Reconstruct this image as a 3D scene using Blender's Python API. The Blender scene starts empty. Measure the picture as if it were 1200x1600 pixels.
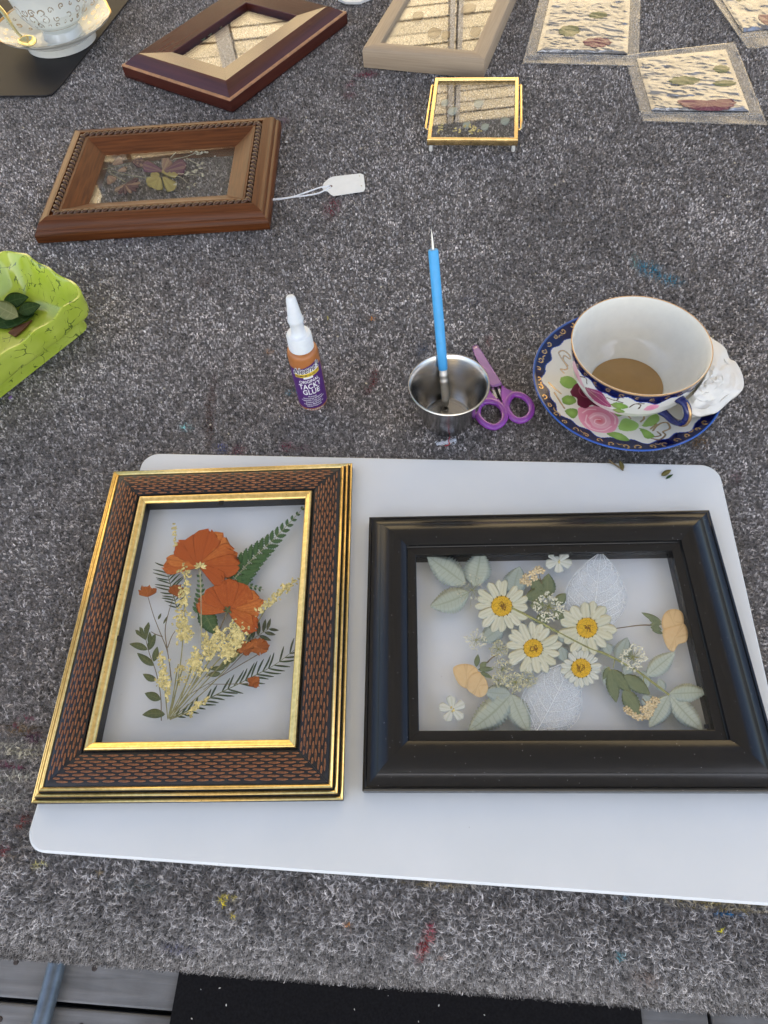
import bpy, math, random
import numpy as np
from mathutils import Matrix, Vector

random.seed(7)
RNG = np.random.default_rng(7)
SC = bpy.context.scene
COL = SC.collection

# ------------------------------------------------------------------ camera
FPX, PITCH, ROLL, CAMH = 1064.6, 1.02108, -0.111318, 0.4258   # solved from the three rectangles in the photo
cam_d = bpy.data.cameras.new('camera')
cam = bpy.data.objects.new('camera', cam_d); COL.objects.link(cam)
cam_d.sensor_fit = 'HORIZONTAL'; cam_d.sensor_width = 36.0; cam_d.lens = 36.0 * FPX / 1200.0
cam_d.clip_start = 0.01; cam_d.clip_end = 600
cam.matrix_world = Matrix.Translation((0, 0, CAMH)) @ Matrix.Rotation(math.pi/2 - PITCH, 4, 'X') @ Matrix.Rotation(ROLL, 4, 'Z')
SC.camera = cam

# ------------------------------------------------------------------ sky, sun, exposure
SUN_EL, SUN_AZ = math.radians(48), math.radians(183)     # azimuth clockwise from +Y: the sun stands behind the camera
world = bpy.data.worlds.new('World'); SC.world = world; world.use_nodes = True
wn = world.node_tree; wn.nodes.clear()
sky = wn.nodes.new('ShaderNodeTexSky'); sky.sky_type = 'NISHITA'; sky.sun_disc = False
sky.sun_elevation = SUN_EL; sky.sun_rotation = SUN_AZ; sky.air_density = 1.0; sky.dust_density = 3.0; sky.ozone_density = 1.0
bg = wn.nodes.new('ShaderNodeBackground'); bg.inputs[1].default_value = 0.15
wo = wn.nodes.new('ShaderNodeOutputWorld')
wn.links.new(sky.outputs[0], bg.inputs[0]); wn.links.new(bg.outputs[0], wo.inputs[0])
sun_d = bpy.data.lights.new('sun', 'SUN'); sun_d.energy = 5.0; sun_d.angle = math.radians(0.53); sun_d.color = (1.0, 0.94, 0.85)
sun = bpy.data.objects.new('sun', sun_d); COL.objects.link(sun)
sdir = Vector((math.sin(SUN_AZ)*math.cos(SUN_EL), math.cos(SUN_AZ)*math.cos(SUN_EL), math.sin(SUN_EL)))
sun.rotation_euler = sdir.to_track_quat('Z', 'Y').to_euler(); sun.location = (0, -6, 8)
SC.view_settings.view_transform = 'Standard'; SC.view_settings.look = 'None'
SC.view_settings.gamma = 1.0; SC.view_settings.use_curve_mapping = False
SC.view_settings.exposure = 1.5
SC.render.engine = 'CYCLES'
SC.cycles.max_bounces = 8; SC.cycles.diffuse_bounces = 4; SC.cycles.glossy_bounces = 4
SC.cycles.transmission_bounces = 6; SC.cycles.transparent_max_bounces = 24
SC.cycles.caustics_reflective = False; SC.cycles.caustics_refractive = False
SC.cycles.use_denoising = True

# ------------------------------------------------------------------ photo pixel <-> point at a known height
def ray(px, py):
    x = (np.asarray(px, float)-600)/FPX; y = -(np.asarray(py, float)-800)/FPX
    c, s = math.cos(ROLL), math.sin(ROLL)
    x, y = c*x-s*y, s*x+c*y
    return x, math.cos(PITCH)+y*math.sin(PITCH), -math.sin(PITCH)+y*math.cos(PITCH)
def U(px, py, z=0.0):
    dx, dy, dz = ray(px, py)
    t = (z-CAMH)/dz
    return np.stack([dx*t, dy*t, np.broadcast_to(np.asarray(z, float), np.shape(t))], -1)
def proj(w):
    w = np.asarray(w, float); d = w-np.array([0, 0, CAMH])
    sp, cp = math.sin(PITCH), math.cos(PITCH)
    zc = d[..., 1]*cp-d[..., 2]*sp; y = (d[..., 1]*sp+d[..., 2]*cp)/zc; x = d[..., 0]/zc
    c, s = math.cos(-ROLL), math.sin(-ROLL)
    return 600+FPX*(c*x-s*y), 800-FPX*(s*x+c*y), zc

# ------------------------------------------------------------------ noise
def vnoise(x, y, seed=0):
    x = np.asarray(x, float); y = np.asarray(y, float)
    xi = np.floor(x).astype(np.int64); yi = np.floor(y).astype(np.int64); fx = x-xi; fy = y-yi
    fx = fx*fx*(3-2*fx); fy = fy*fy*(3-2*fy)
    def h(a, b):
        n = (a*374761393+b*668265263+seed*974634777) & 0x7fffffff
        n = (n ^ (n >> 13))*1274126177 & 0x7fffffff
        return ((n ^ (n >> 16)) & 0xffff)/65535.0
    return (h(xi, yi)*(1-fx)+h(xi+1, yi)*fx)*(1-fy)+(h(xi, yi+1)*(1-fx)+h(xi+1, yi+1)*fx)*fy
def fbm(x, y, seed=0, o=4):
    v = 0; a = .5
    for i in range(o):
        v = v+a*vnoise(x*2**i, y*2**i, seed+i*17); a *= .5
    return v

# ------------------------------------------------------------------ mesh builder
class MB:
    def __init__(s): s.v = []; s.f = []; s.c = []; s.n = 0; s.uv = None
    def add(s, verts, faces, col=None):
        verts = np.asarray(verts, float).reshape(-1, 3); o = s.n
        s.v.append(verts); s.n += len(verts)
        s.f += [tuple(i+o for i in f) for f in faces]
        if col is None: col = (0.5, 0.5, 0.5, 0)
        col = np.asarray(col, float)
        s.c.append(np.broadcast_to(col, (len(verts), 4)) if col.ndim == 1 else col)
        return o
    def box(s, lo, hi, col=None):
        (a, b, c), (d, e, f) = lo, hi
        s.add([(a,b,c),(d,b,c),(d,e,c),(a,e,c),(a,b,f),(d,b,f),(d,e,f),(a,e,f)],
              [(0,3,2,1),(4,5,6,7),(0,1,5,4),(1,2,6,5),(2,3,7,6),(3,0,4,7)], col); return s
    def grid(s, P, close_u=False, close_v=False, col=None, flip=False):
        P = np.asarray(P, float); nu, nv = P.shape[:2]; f = []
        for i in range(nu if close_u else nu-1):
            for j in range(nv if close_v else nv-1):
                a = i*nv+j; b = ((i+1) % nu)*nv+j; c = ((i+1) % nu)*nv+(j+1) % nv; d = i*nv+(j+1) % nv
                f.append((a, d, c, b) if flip else (a, b, c, d))
        s.add(P.reshape(-1, 3), f, None if col is None else np.asarray(col).reshape(-1, 4)); return s
    def tube(s, path, rad, n=8, closed=False, cap=True, col=None, squash=1.0):
        path = np.asarray(path, float); m = len(path)
        rad = np.broadcast_to(np.asarray(rad, float), (m,))
        if closed: T = np.roll(path, -1, 0)-np.roll(path, 1, 0)
        else: T = np.gradient(path, axis=0)
        T = T/np.maximum(np.linalg.norm(T, axis=1, keepdims=True), 1e-12)
        ref = np.array([0, 0, 1.0]) if np.mean(np.abs(T[:, 2])) < .85 else np.array([0, 1.0, 0])
        A = np.cross(T, ref); A /= np.maximum(np.linalg.norm(A, axis=1, keepdims=True), 1e-9)
        B = np.cross(A, T)
        an = np.linspace(0, 2*math.pi, n, endpoint=False)
        P = path[:, None]+rad[:, None, None]*(np.cos(an)[None, :, None]*A[:, None]+squash*np.sin(an)[None, :, None]*B[:, None])
        o = s.n
        s.grid(P, closed, True, None if col is None else np.broadcast_to(np.asarray(col), (m, n, 4)))
        if cap and not closed:
            s.f.append(tuple(o+i for i in range(n))); s.f.append(tuple(o+(m-1)*n+i for i in reversed(range(n))))
        return s
    def lathe(s, prof, n=48, c=(0, 0, 0), col=None):
        prof = np.asarray(prof, float); an = np.linspace(0, 2*math.pi, n, endpoint=False)
        P = np.stack([c[0]+prof[None, :, 0]*np.cos(an)[:, None], c[1]+prof[None, :, 0]*np.sin(an)[:, None],
                      np.broadcast_to(c[2]+prof[None, :, 1], (n, len(prof)))], -1)
        return s.grid(P, True, False, col)
    def prism(s, poly, z0, z1, col=None):
        p = np.asarray(poly, float); n = len(p)
        a = np.sum(p[:, 0]*np.roll(p[:, 1], -1)-np.roll(p[:, 0], -1)*p[:, 1])
        if a < 0: p = p[::-1]
        v = np.concatenate([np.c_[p, np.full(n, z0)], np.c_[p, np.full(n, z1)]])
        f = [tuple(range(n-1, -1, -1)), tuple(range(n, 2*n))]+[(i, (i+1) % n, n+(i+1) % n, n+i) for i in range(n)]
        s.add(v, f, col); return s
    def ball(s, c, r, nu=6, nv=4, col=None, rz=None):
        rz = r if rz is None else rz
        v = [(c[0], c[1], c[2]-rz)]; f = []
        for j in range(1, nv):
            t = math.pi*j/nv
            for i in range(nu):
                a = 2*math.pi*i/nu
                v.append((c[0]+r*math.sin(t)*math.cos(a), c[1]+r*math.sin(t)*math.sin(a), c[2]-rz*math.cos(t)))
        v.append((c[0], c[1], c[2]+rz)); k = len(v)-1
        for i in range(nu):
            f.append((0, 1+(i+1) % nu, 1+i)); f.append((k, 1+(nv-2)*nu+i, 1+(nv-2)*nu+(i+1) % nu))
            for j in range(nv-2):
                a = 1+j*nu
                f.append((a+i, a+(i+1) % nu, a+nu+(i+1) % nu, a+nu+i))
        s.add(v, f, col); return s
    def mesh(s, name, smooth=False, origin=(0, 0, 0)):
        me = bpy.data.meshes.new(name)
        V = np.concatenate(s.v)-np.asarray(origin)
        me.from_pydata(V.tolist(), [], s.f)
        at = me.attributes.new('Col', 'FLOAT_COLOR', 'POINT')
        at.data.foreach_set('color', np.concatenate(s.c).astype(np.float32).ravel())
        if smooth:
            me.polygons.foreach_set('use_smooth', [True]*len(me.polygons))
            if smooth is not True: me.set_sharp_from_angle(angle=math.radians(smooth))
        me.update()
        return me
    def build(s, name, m, parent=None, smooth=False):
        o = bpy.data.objects.new(name, s.mesh(name, smooth, origin_of(parent)))
        COL.objects.link(o); o.data.materials.append(m); o.parent = parent
        return o
LOCALS = set()
def origin_of(p):
    if p is None: return (0, 0, 0)
    while p.parent: p = p.parent
    return (0, 0, 0) if p.name in LOCALS else tuple(p.location)
def thing(name, label, cat, loc=(0, 0, 0), rotz=None, group=None):
    """an Empty at the thing's base; rotz given = parts are modelled in its own axes, else in world axes"""
    o = bpy.data.objects.new(name, None); COL.objects.link(o); o.empty_display_size = .01
    o.location = tuple(float(q) for q in loc)
    if rotz is not None: o.rotation_euler = (0, 0, rotz); LOCALS.add(o.name)
    return tag(o, label, cat, group)
def tag(o, label, cat, group=None):
    o['label'] = label; o['category'] = cat
    if group: o['group'] = group
    return o
def struct(o): o['kind'] = 'structure'; return o
def stuff(o): o['kind'] = 'stuff'; return o

# ------------------------------------------------------------------ materials
def nodes(name):
    m = bpy.data.materials.new(name); m.use_nodes = True
    nt = m.node_tree; b = nt.nodes['Principled BSDF']
    return m, nt, b
def N(nt, t, **kw):
    n = nt.nodes.new('ShaderNode'+t)
    for k, v in kw.items():
        if isinstance(v, tuple) and len(v) == 2 and v[0] == 'in': continue
        setattr(n, k, v)
    return n
def L(nt, a, b): nt.links.new(a, b)
def hexc(h):
    c = [int(h[i:i+2], 16)/255 for i in (0, 2, 4)]
    return tuple(x/12.92 if x <= .04045 else ((x+.055)/1.055)**2.4 for x in c)
def mat(name, col, rough=.5, metal=0.0, var=.12, scale=150, bump=0.0, bscale=900, coat=0.0, stretch=None, spec=.5, col2=None, det=4, rvar=.08, trans=0.0, uv=False, sss=0.0, ior=1.45):
    m, nt, b = nodes(name)
    if uv: tc = N(nt, 'Attribute'); tc.attribute_name = 'Col'; src = tc.outputs['Vector']
    else: tc = N(nt, 'TexCoord'); src = tc.outputs['Object']
    mp = N(nt, 'Mapping'); L(nt, src, mp.inputs[0])
    if stretch: mp.inputs['Scale'].default_value = stretch
    no = N(nt, 'TexNoise'); no.inputs['Scale'].default_value = scale; no.inputs['Detail'].default_value = det; no.inputs['Roughness'].default_value = .6
    L(nt, mp.outputs[0], no.inputs['Vector'])
    rp = N(nt, 'ValToRGB'); rp.color_ramp.elements[0].position = .3; rp.color_ramp.elements[1].position = .7
    a = tuple(max(0, x*(1-var)) for x in col); c = tuple(min(1, x*(1+var)) for x in (col2 or col))
    rp.color_ramp.elements[0].color = (*a, 1); rp.color_ramp.elements[1].color = (*c, 1)
    L(nt, no.outputs[0], rp.inputs[0]); L(nt, rp.outputs[0], b.inputs['Base Color'])
    mr = N(nt, 'MapRange'); mr.inputs[3].default_value = max(.01, rough-rvar); mr.inputs[4].default_value = min(1, rough+rvar)
    L(nt, no.outputs[0], mr.inputs[0]); L(nt, mr.outputs[0], b.inputs['Roughness'])
    b.inputs['Metallic'].default_value = metal; b.inputs['Coat Weight'].default_value = coat; b.inputs['Coat Roughness'].default_value = .08
    b.inputs['Specular IOR Level'].default_value = spec; b.inputs['Transmission Weight'].default_value = trans; b.inputs['IOR'].default_value = ior
    if sss: b.inputs['Subsurface Weight'].default_value = sss; b.inputs['Subsurface Radius'].default_value = (.004, .003, .002)
    if bump:
        n2 = N(nt, 'TexNoise'); n2.inputs['Scale'].default_value = bscale; n2.inputs['Detail'].default_value = 3
        L(nt, mp.outputs[0], n2.inputs['Vector'])
        bp = N(nt, 'Bump'); bp.inputs['Strength'].default_value = bump; bp.inputs['Distance'].default_value = .0004
        L(nt, n2.outputs[0], bp.inputs['Height']); L(nt, bp.outputs[0], b.inputs['Normal'])
    return m
def glass_mat(name, tint=(1, 1, 1), f0=.04, rough=.01, haze=0.0, power=5):
    """thin clear sheet: see-through, mirror-like by the angle between surface and ray (Schlick)"""
    m, nt, b = nodes(name); nt.nodes.remove(b); out = nt.nodes['Material Output']
    g = N(nt, 'NewGeometry'); d = N(nt, 'VectorMath', operation='DOT_PRODUCT')
    L(nt, g.outputs['Incoming'], d.inputs[0]); L(nt, g.outputs['Normal'], d.inputs[1])
    ab = N(nt, 'Math', operation='ABSOLUTE'); L(nt, d.outputs['Value'], ab.inputs[0])
    om = N(nt, 'Math', operation='SUBTRACT'); om.inputs[0].default_value = 1; L(nt, ab.outputs[0], om.inputs[1])
    pw = N(nt, 'Math', operation='POWER'); L(nt, om.outputs[0], pw.inputs[0]); pw.inputs[1].default_value = power
    ma = N(nt, 'Math', operation='MULTIPLY_ADD'); L(nt, pw.outputs[0], ma.inputs[0]); ma.inputs[1].default_value = 1-f0; ma.inputs[2].default_value = f0
    tr = N(nt, 'BsdfTransparent'); tr.inputs[0].default_value = (*tint, 1)
    gl = N(nt, 'BsdfGlossy'); gl.inputs['Roughness'].default_value = rough
    mx = N(nt, 'MixShader'); L(nt, ma.outputs[0], mx.inputs[0]); L(nt, gl.outputs[0], mx.inputs[2])
    if haze:
        df = N(nt, 'BsdfDiffuse'); df.inputs[0].default_value = (.75, .76, .76, 1)
        m2 = N(nt, 'MixShader'); m2.inputs[0].default_value = haze
        L(nt, tr.outputs[0], m2.inputs[1]); L(nt, df.outputs[0], m2.inputs[2]); L(nt, m2.outputs[0], mx.inputs[1])
    else: L(nt, tr.outputs[0], mx.inputs[1])
    L(nt, mx.outputs[0], out.inputs[0])
    return m
def attr_mat(name, rough=.5, metal_from_alpha=False, coat=0.0, bump=0.0, bscale=900, spec=.5, fib=False):
    m, nt, b = nodes(name)
    at = N(nt, 'Attribute'); at.attribute_name = 'Col'; L(nt, at.outputs['Color'], b.inputs['Base Color'])
    b.inputs['Roughness'].default_value = rough; b.inputs['Coat Weight'].default_value = coat; b.inputs['Coat Roughness'].default_value = .04
    b.inputs['Specular IOR Level'].default_value = spec
    if metal_from_alpha:
        L(nt, at.outputs['Alpha'], b.inputs['Metallic'])
        mr = N(nt, 'MapRange'); mr.inputs[3].default_value = rough; mr.inputs[4].default_value = .28
        L(nt, at.outputs['Alpha'], mr.inputs[0]); L(nt, mr.outputs[0], b.inputs['Roughness'])
    if bump:
        tc = N(nt, 'TexCoord'); n2 = N(nt, 'TexNoise'); n2.inputs['Scale'].default_value = bscale; L(nt, tc.outputs['Object'], n2.inputs['Vector'])
        bp = N(nt, 'Bump'); bp.inputs['Strength'].default_value = bump; bp.inputs['Distance'].default_value = .0004
        L(nt, n2.outputs[0], bp.inputs['Height']); L(nt, bp.outputs[0], b.inputs['Normal'])
    return m
def plant_mat(name, col, dark, vein=None, vfreq=9, vslant=3.0, rough=.65, thin=.3, grain=.25, streak=False):
    """Col attribute: R = along the piece, G = across (-1..1 packed), B = random per piece"""
    m, nt, b = nodes(name)
    at = N(nt, 'Attribute'); at.attribute_name = 'Col'
    sp = N(nt, 'SeparateColor'); L(nt, at.outputs['Color'], sp.inputs[0])
    ac = N(nt, 'Math', operation='MULTIPLY_ADD'); L(nt, sp.outputs[1], ac.inputs[0]); ac.inputs[1].default_value = 2; ac.inputs[2].default_value = -1
    aa = N(nt, 'Math', operation='ABSOLUTE'); L(nt, ac.outputs[0], aa.inputs[0])
    tc = N(nt, 'TexCoord'); no = N(nt, 'TexNoise'); no.inputs['Scale'].default_value = 450; no.inputs['Detail'].default_value = 4
    L(nt, tc.outputs['Object'], no.inputs['Vector'])
    if streak:   # lines running lengthwise
        ph = N(nt, 'Math', operation='MULTIPLY'); L(nt, ac.outputs[0], ph.inputs[0]); ph.inputs[1].default_value = vfreq
    else:        # side veins leaving the midrib at a slant
        p1 = N(nt, 'Math', operation='MULTIPLY'); L(nt, sp.outputs[0], p1.inputs[0]); p1.inputs[1].default_value = vfreq*6.283
        ph = N(nt, 'Math', operation='MULTIPLY_ADD'); L(nt, aa.outputs[0], ph.inputs[0]); ph.inputs[1].default_value = -vslant; L(nt, p1.outputs[0], ph.inputs[2])
    sn = N(nt, 'Math', operation='SINE'); L(nt, ph.outputs[0], sn.inputs[0])
    vr = N(nt, 'MapRange'); vr.inputs[1].default_value = .75; vr.inputs[2].default_value = 1.0; L(nt, sn.outputs[0], vr.inputs[0])
    mid = N(nt, 'MapRange'); mid.inputs[1].default_value = .0; mid.inputs[2].default_value = .12; mid.inputs[3].default_value = 1; mid.inputs[4].default_value = 0
    L(nt, aa.outputs[0], mid.inputs[0])
    vm = N(nt, 'Math', operation='MAXIMUM')
    vs = N(nt, 'Math', operation='MULTIPLY'); L(nt, vr.outputs[0], vs.inputs[0]); vs.inputs[1].default_value = .8 if streak else .55
    L(nt, vs.outputs[0], vm.inputs[0]); L(nt, mid.outputs[0], vm.inputs[1])
    mixn = N(nt, 'Math', operation='MULTIPLY_ADD'); L(nt, no.outputs[0], mixn.inputs[0]); mixn.inputs[1].default_value = 1.6*grain/.25*.5; mixn.inputs[2].default_value = .1
    bl = N(nt, 'Math', operation='MULTIPLY_ADD'); L(nt, sp.outputs[2], bl.inputs[0]); bl.inputs[1].default_value = .8 if streak else .5; L(nt, mixn.outputs[0], bl.inputs[2])
    c1 = N(nt, 'MixRGB'); c1.use_clamp = True; L(nt, bl.outputs[0], c1.inputs[0]); c1.inputs[1].default_value = (*col, 1); c1.inputs[2].default_value = (*dark, 1)
    c2 = N(nt, 'MixRGB'); L(nt, vm.outputs[0], c2.inputs[0]); L(nt, c1.outputs[0], c2.inputs[1]); c2.inputs[2].default_value = (*(vein or dark), 1)
    sc = N(nt, 'Math', operation='MULTIPLY'); L(nt, vm.outputs[0], sc.inputs[0]); sc.inputs[1].default_value = .7
    L(nt, sc.outputs[0], c2.inputs[0]); L(nt, c2.outputs[0], b.inputs['Base Color'])
    b.inputs['Roughness'].default_value = rough; b.inputs['Specular IOR Level'].default_value = .25
    ad = N(nt, 'Math', operation='ADD'); L(nt, vm.outputs[0], ad.inputs[0]); L(nt, no.outputs[0], ad.inputs[1])
    bp = N(nt, 'Bump'); bp.inputs['Strength'].default_value = .35; bp.inputs['Distance'].default_value = .0003
    L(nt, ad.outputs[0], bp.inputs['Height']); L(nt, bp.outputs[0], b.inputs['Normal'])
    if thin:
        out = nt.nodes['Material Output']; tl = N(nt, 'BsdfTranslucent'); L(nt, c2.outputs[0], tl.inputs[0])
        mx = N(nt, 'MixShader'); mx.inputs[0].default_value = thin; L(nt, b.outputs[0], mx.inputs[1]); L(nt, tl.outputs[0], mx.inputs[2]); L(nt, mx.outputs[0], out.inputs[0])
    return m

# ================================================================== SETTING
TA = math.radians(-8.9); TU = np.array([math.cos(TA), math.sin(TA)]); TV = np.array([-math.sin(TA), math.cos(TA)])
TO = np.array([-0.023, 0.0197])                      # a point on the table's front edge
FLOOR = -0.74
def T2(u, v): return TO+np.asarray(u)[..., None]*TU+np.asarray(v)[..., None]*TV

m_ground = mat('paving', (.16, .155, .145), .9, var=.25, scale=3, bump=.3, bscale=60)
g = MB(); g.add([(-250, -250, -.86), (250, -250, -.86), (250, 250, -.86), (-250, 250, -.86)], [(0, 1, 2, 3)])
struct(g.build('ground', m_ground))

def deck_mat():
    m, nt, b = nodes('weathered_board')
    tc = N(nt, 'TexCoord'); mp = N(nt, 'Mapping'); mp.inputs['Scale'].default_value = (2.2, 26, 8); L(nt, tc.outputs['Object'], mp.inputs[0])
    no = N(nt, 'TexNoise'); no.inputs['Scale'].default_value = 3; no.inputs['Detail'].default_value = 8; no.inputs['Distortion'].default_value = .6; L(nt, mp.outputs[0], no.inputs['Vector'])
    n2 = N(nt, 'TexNoise'); n2.inputs['Scale'].default_value = 9; n2.inputs['Detail'].default_value = 6; L(nt, tc.outputs['Object'], n2.inputs['Vector'])
    rp = N(nt, 'ValToRGB'); e = rp.color_ramp.elements; e[0].position = .25; e[0].color = (.12, .125, .13, 1); e[1].position = .75; e[1].color = (.20, .205, .21, 1)
    L(nt, no.outputs[0], rp.inputs[0])
    r2 = N(nt, 'ValToRGB'); e = r2.color_ramp.elements; e[0].position = .3; e[0].color = (.55, .53, .5, 1); e[1].position = .55; e[1].color = (1, 1, 1, 1); L(nt, n2.outputs[0], r2.inputs[0])
    mx = N(nt, 'MixRGB', blend_type='MULTIPLY'); mx.inputs[0].default_value = 1; L(nt, rp.outputs[0], mx.inputs[1]); L(nt, r2.outputs[0], mx.inputs[2])
    L(nt, mx.outputs[0], b.inputs['Base Color']); b.inputs['Roughness'].default_value = .8
    bp = N(nt, 'Bump'); bp.inputs['Strength'].default_value = .5; bp.inputs['Distance'].default_value = .002; L(nt, no.outputs[0], bp.inputs['Height']); L(nt, bp.outputs[0], b.inputs['Normal'])
    return m
m_deck = deck_mat(); m_screw = mat('rusty_screw', (.06, .05, .045), .6, .6)
m_joist = mat('dark_joist', (.02, .02, .02), .9)
# the deck lies along the table; one gap between boards shows left of the black mat
deck = MB(); deck.box((-4, -4.6, -.82), (4.4, 5.0, FLOOR-.03)); 
dk = struct(deck.build('deck', m_joist)); dk.rotation_euler = (0, 0, TA); dk.location = (*T2(0, 0), 0)
gap = (np.array([-0.50, -0.0497])-TO)@TV             # the visible gap in deck coordinates
PW = .142
for i in range(-31, 36):
    v0 = gap+i*PW+.003; v1 = v0+PW-.006
    cut = .405 if i % 2 == 0 else -2.1
    for a, b2 in ((-4, cut-.0025), (cut+.0025, 4.4)):
        p = MB(); p.box((a, v0, FLOOR-.029), (b2, v1, FLOOR))
        o = p.build('plank', m_deck); o.parent = dk
        bv = o.modifiers.new('bevel', 'BEVEL'); bv.width = .003; bv.segments = 2
    if -2 <= i <= 1:
        for uu in (-.58, -.46):
            s = MB(); s.lathe([(0, .0012), (.003, .0012), (.0042, .0004), (.0042, -.001)], 10, (uu, v0+PW*(.82 if i == -1 else .3), FLOOR)); o = s.build('screw_head', m_screw); o.parent = dk

# table: only the foot bar of one leg frame shows under the cover
m_steel = mat('painted_steel', (.15, .185, .22), .42, .6, var=.2, scale=60, rvar=.15)
m_top = mat('table_laminate', (.35, .33, .3), .5)
tb = thing('folding_table', 'folding table with grey steel foot bar showing below the hem of the carpet', 'table', (*T2(0, .5), FLOOR), TA)
def tl(u, v, z): return (u, v-.5, z-FLOOR)
t = MB(); t.box(tl(-1.1, .012, -.03), tl(1.1, 1.56, -.008)); t.build('tabletop', m_top, tb)
fa = (U(88, 1490, FLOOR+.02)[:2]-TO); fb = (U(62, 1600, FLOOR+.02)[:2]-TO)
uf = (fa@TU+fb@TU)/2
for uu, nm in ((uf, 'foot_bar'), (.95, 'foot_bar')):
    t = MB(); t.tube([tl(uu, -.18, FLOOR+.016), tl(uu, -.14, FLOOR+.0125), tl(uu, .6, FLOOR+.0125), tl(uu, 1.36, FLOOR+.0125), tl(uu, 1.4, FLOOR+.016)], .0125, 14); t.build(nm, m_steel, tb, 40)
    for vv in (.16, 1.3):
        t = MB(); t.tube([tl(uu, vv, FLOOR+.02), tl(uu, vv, -.031)], .0125, 14); t.build('leg', m_steel, tb, 40)
    t = MB(); t.tube([tl(uu, .16, -.25), tl(uu, 1.3, -.25)], .009, 10); t.build('cross_bar', m_steel, tb, 40)

# black floor mat under the table
m_rug = mat('black_mat', (.008, .008, .009), .95, var=.5, scale=300, bump=.6, bscale=1500, spec=.15)
q = [U(282, 1510, FLOOR+.004)[:2], U(1000, 1570, FLOOR+.004)[:2]]
du = q[1]-q[0]; du /= np.linalg.norm(du); dv = np.array([-du[1], du[0]])
poly = [q[0]-dv*.5, q[1]-dv*.5, q[1]+dv*.9, q[0]+dv*.9]
r = MB(); r.prism(poly, FLOOR+.0005, FLOOR+.006)
rug = tag(r.build('floor_mat', m_rug), 'black flat floor mat lying on the grey deck boards under the table', 'mat')
bits = MB()
for i in range(46):
    uu = random.uniform(.02, .98); vv = random.uniform(-.12, .1); p = q[0]+(q[1]-q[0])*uu+dv*vv
    a = random.uniform(0, 3.1); s = random.uniform(.0006, .0018)
    bits.prism([p+s*np.array([math.cos(a+k*1.57), math.sin(a+k*1.57)])*(1 if k % 2 else .5) for k in range(4)], FLOOR+.0062, FLOOR+.0072)
o = stuff(bits.build('lint', mat('lint', (.6, .58, .55), .9), None)); tag(o, 'tiny pale lint specks scattered on the black floor mat', 'lint')

# ------------------------------------------------------------------ carpet laid over the table
HA, HB = .047, .058
def prof(s):
    """s>=0: flat top, s<0: the overhang bending down; returns v, z, normal(v,z)"""
    s = np.asarray(s, float); ph = np.clip(-s/.083, 0, None)*math.pi/2
    v = np.where(s >= 0, s, -HA*np.sin(ph)); z = np.where(s >= 0, 0, -HB*(1-np.cos(ph)))
    nv = np.where(s >= 0, 0, -np.sin(ph)/HA); nz = np.where(s >= 0, 1/HB, np.cos(ph)/HB); l = np.hypot(nv, nz)
    return v, z, nv/l, nz/l
def hemwave(u): return .0035*np.sin(u*9+1)+.002*np.sin(u*31)+.0015*np.sin(u*57+2)
m_cbase = mat('carpet_back', (.2, .19, .185), .95, var=.6, scale=600, bump=.8, bscale=1200, spec=.1)
cv = thing('carpet_cover', 'grey heathered loop carpet with paint stains covering the table', 'carpet', (*T2(0, 0), -.008))
us = np.linspace(-1.15, 1.15, 150); ss = np.concatenate([np.linspace(-.078, 0, 14), np.linspace(.03, 1.6, 20)])
UU, SS = np.meshgrid(us, ss, indexing='ij')
v, z, nv, nz = prof(SS+np.where(SS < -.01, hemwave(UU)*np.clip(-SS/.07, 0, 1), 0))
top = np.concatenate([T2(UU, v), (z-.0012)[..., None]], -1)
bot = np.concatenate([T2(UU, v-nv*.005), (z-.0012-nz*.005)[..., None]], -1)
c = MB(); c.grid(np.concatenate([top, bot[:, ::-1]], 1), False, True); c.build('backing', m_cbase, cv, True)

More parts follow.
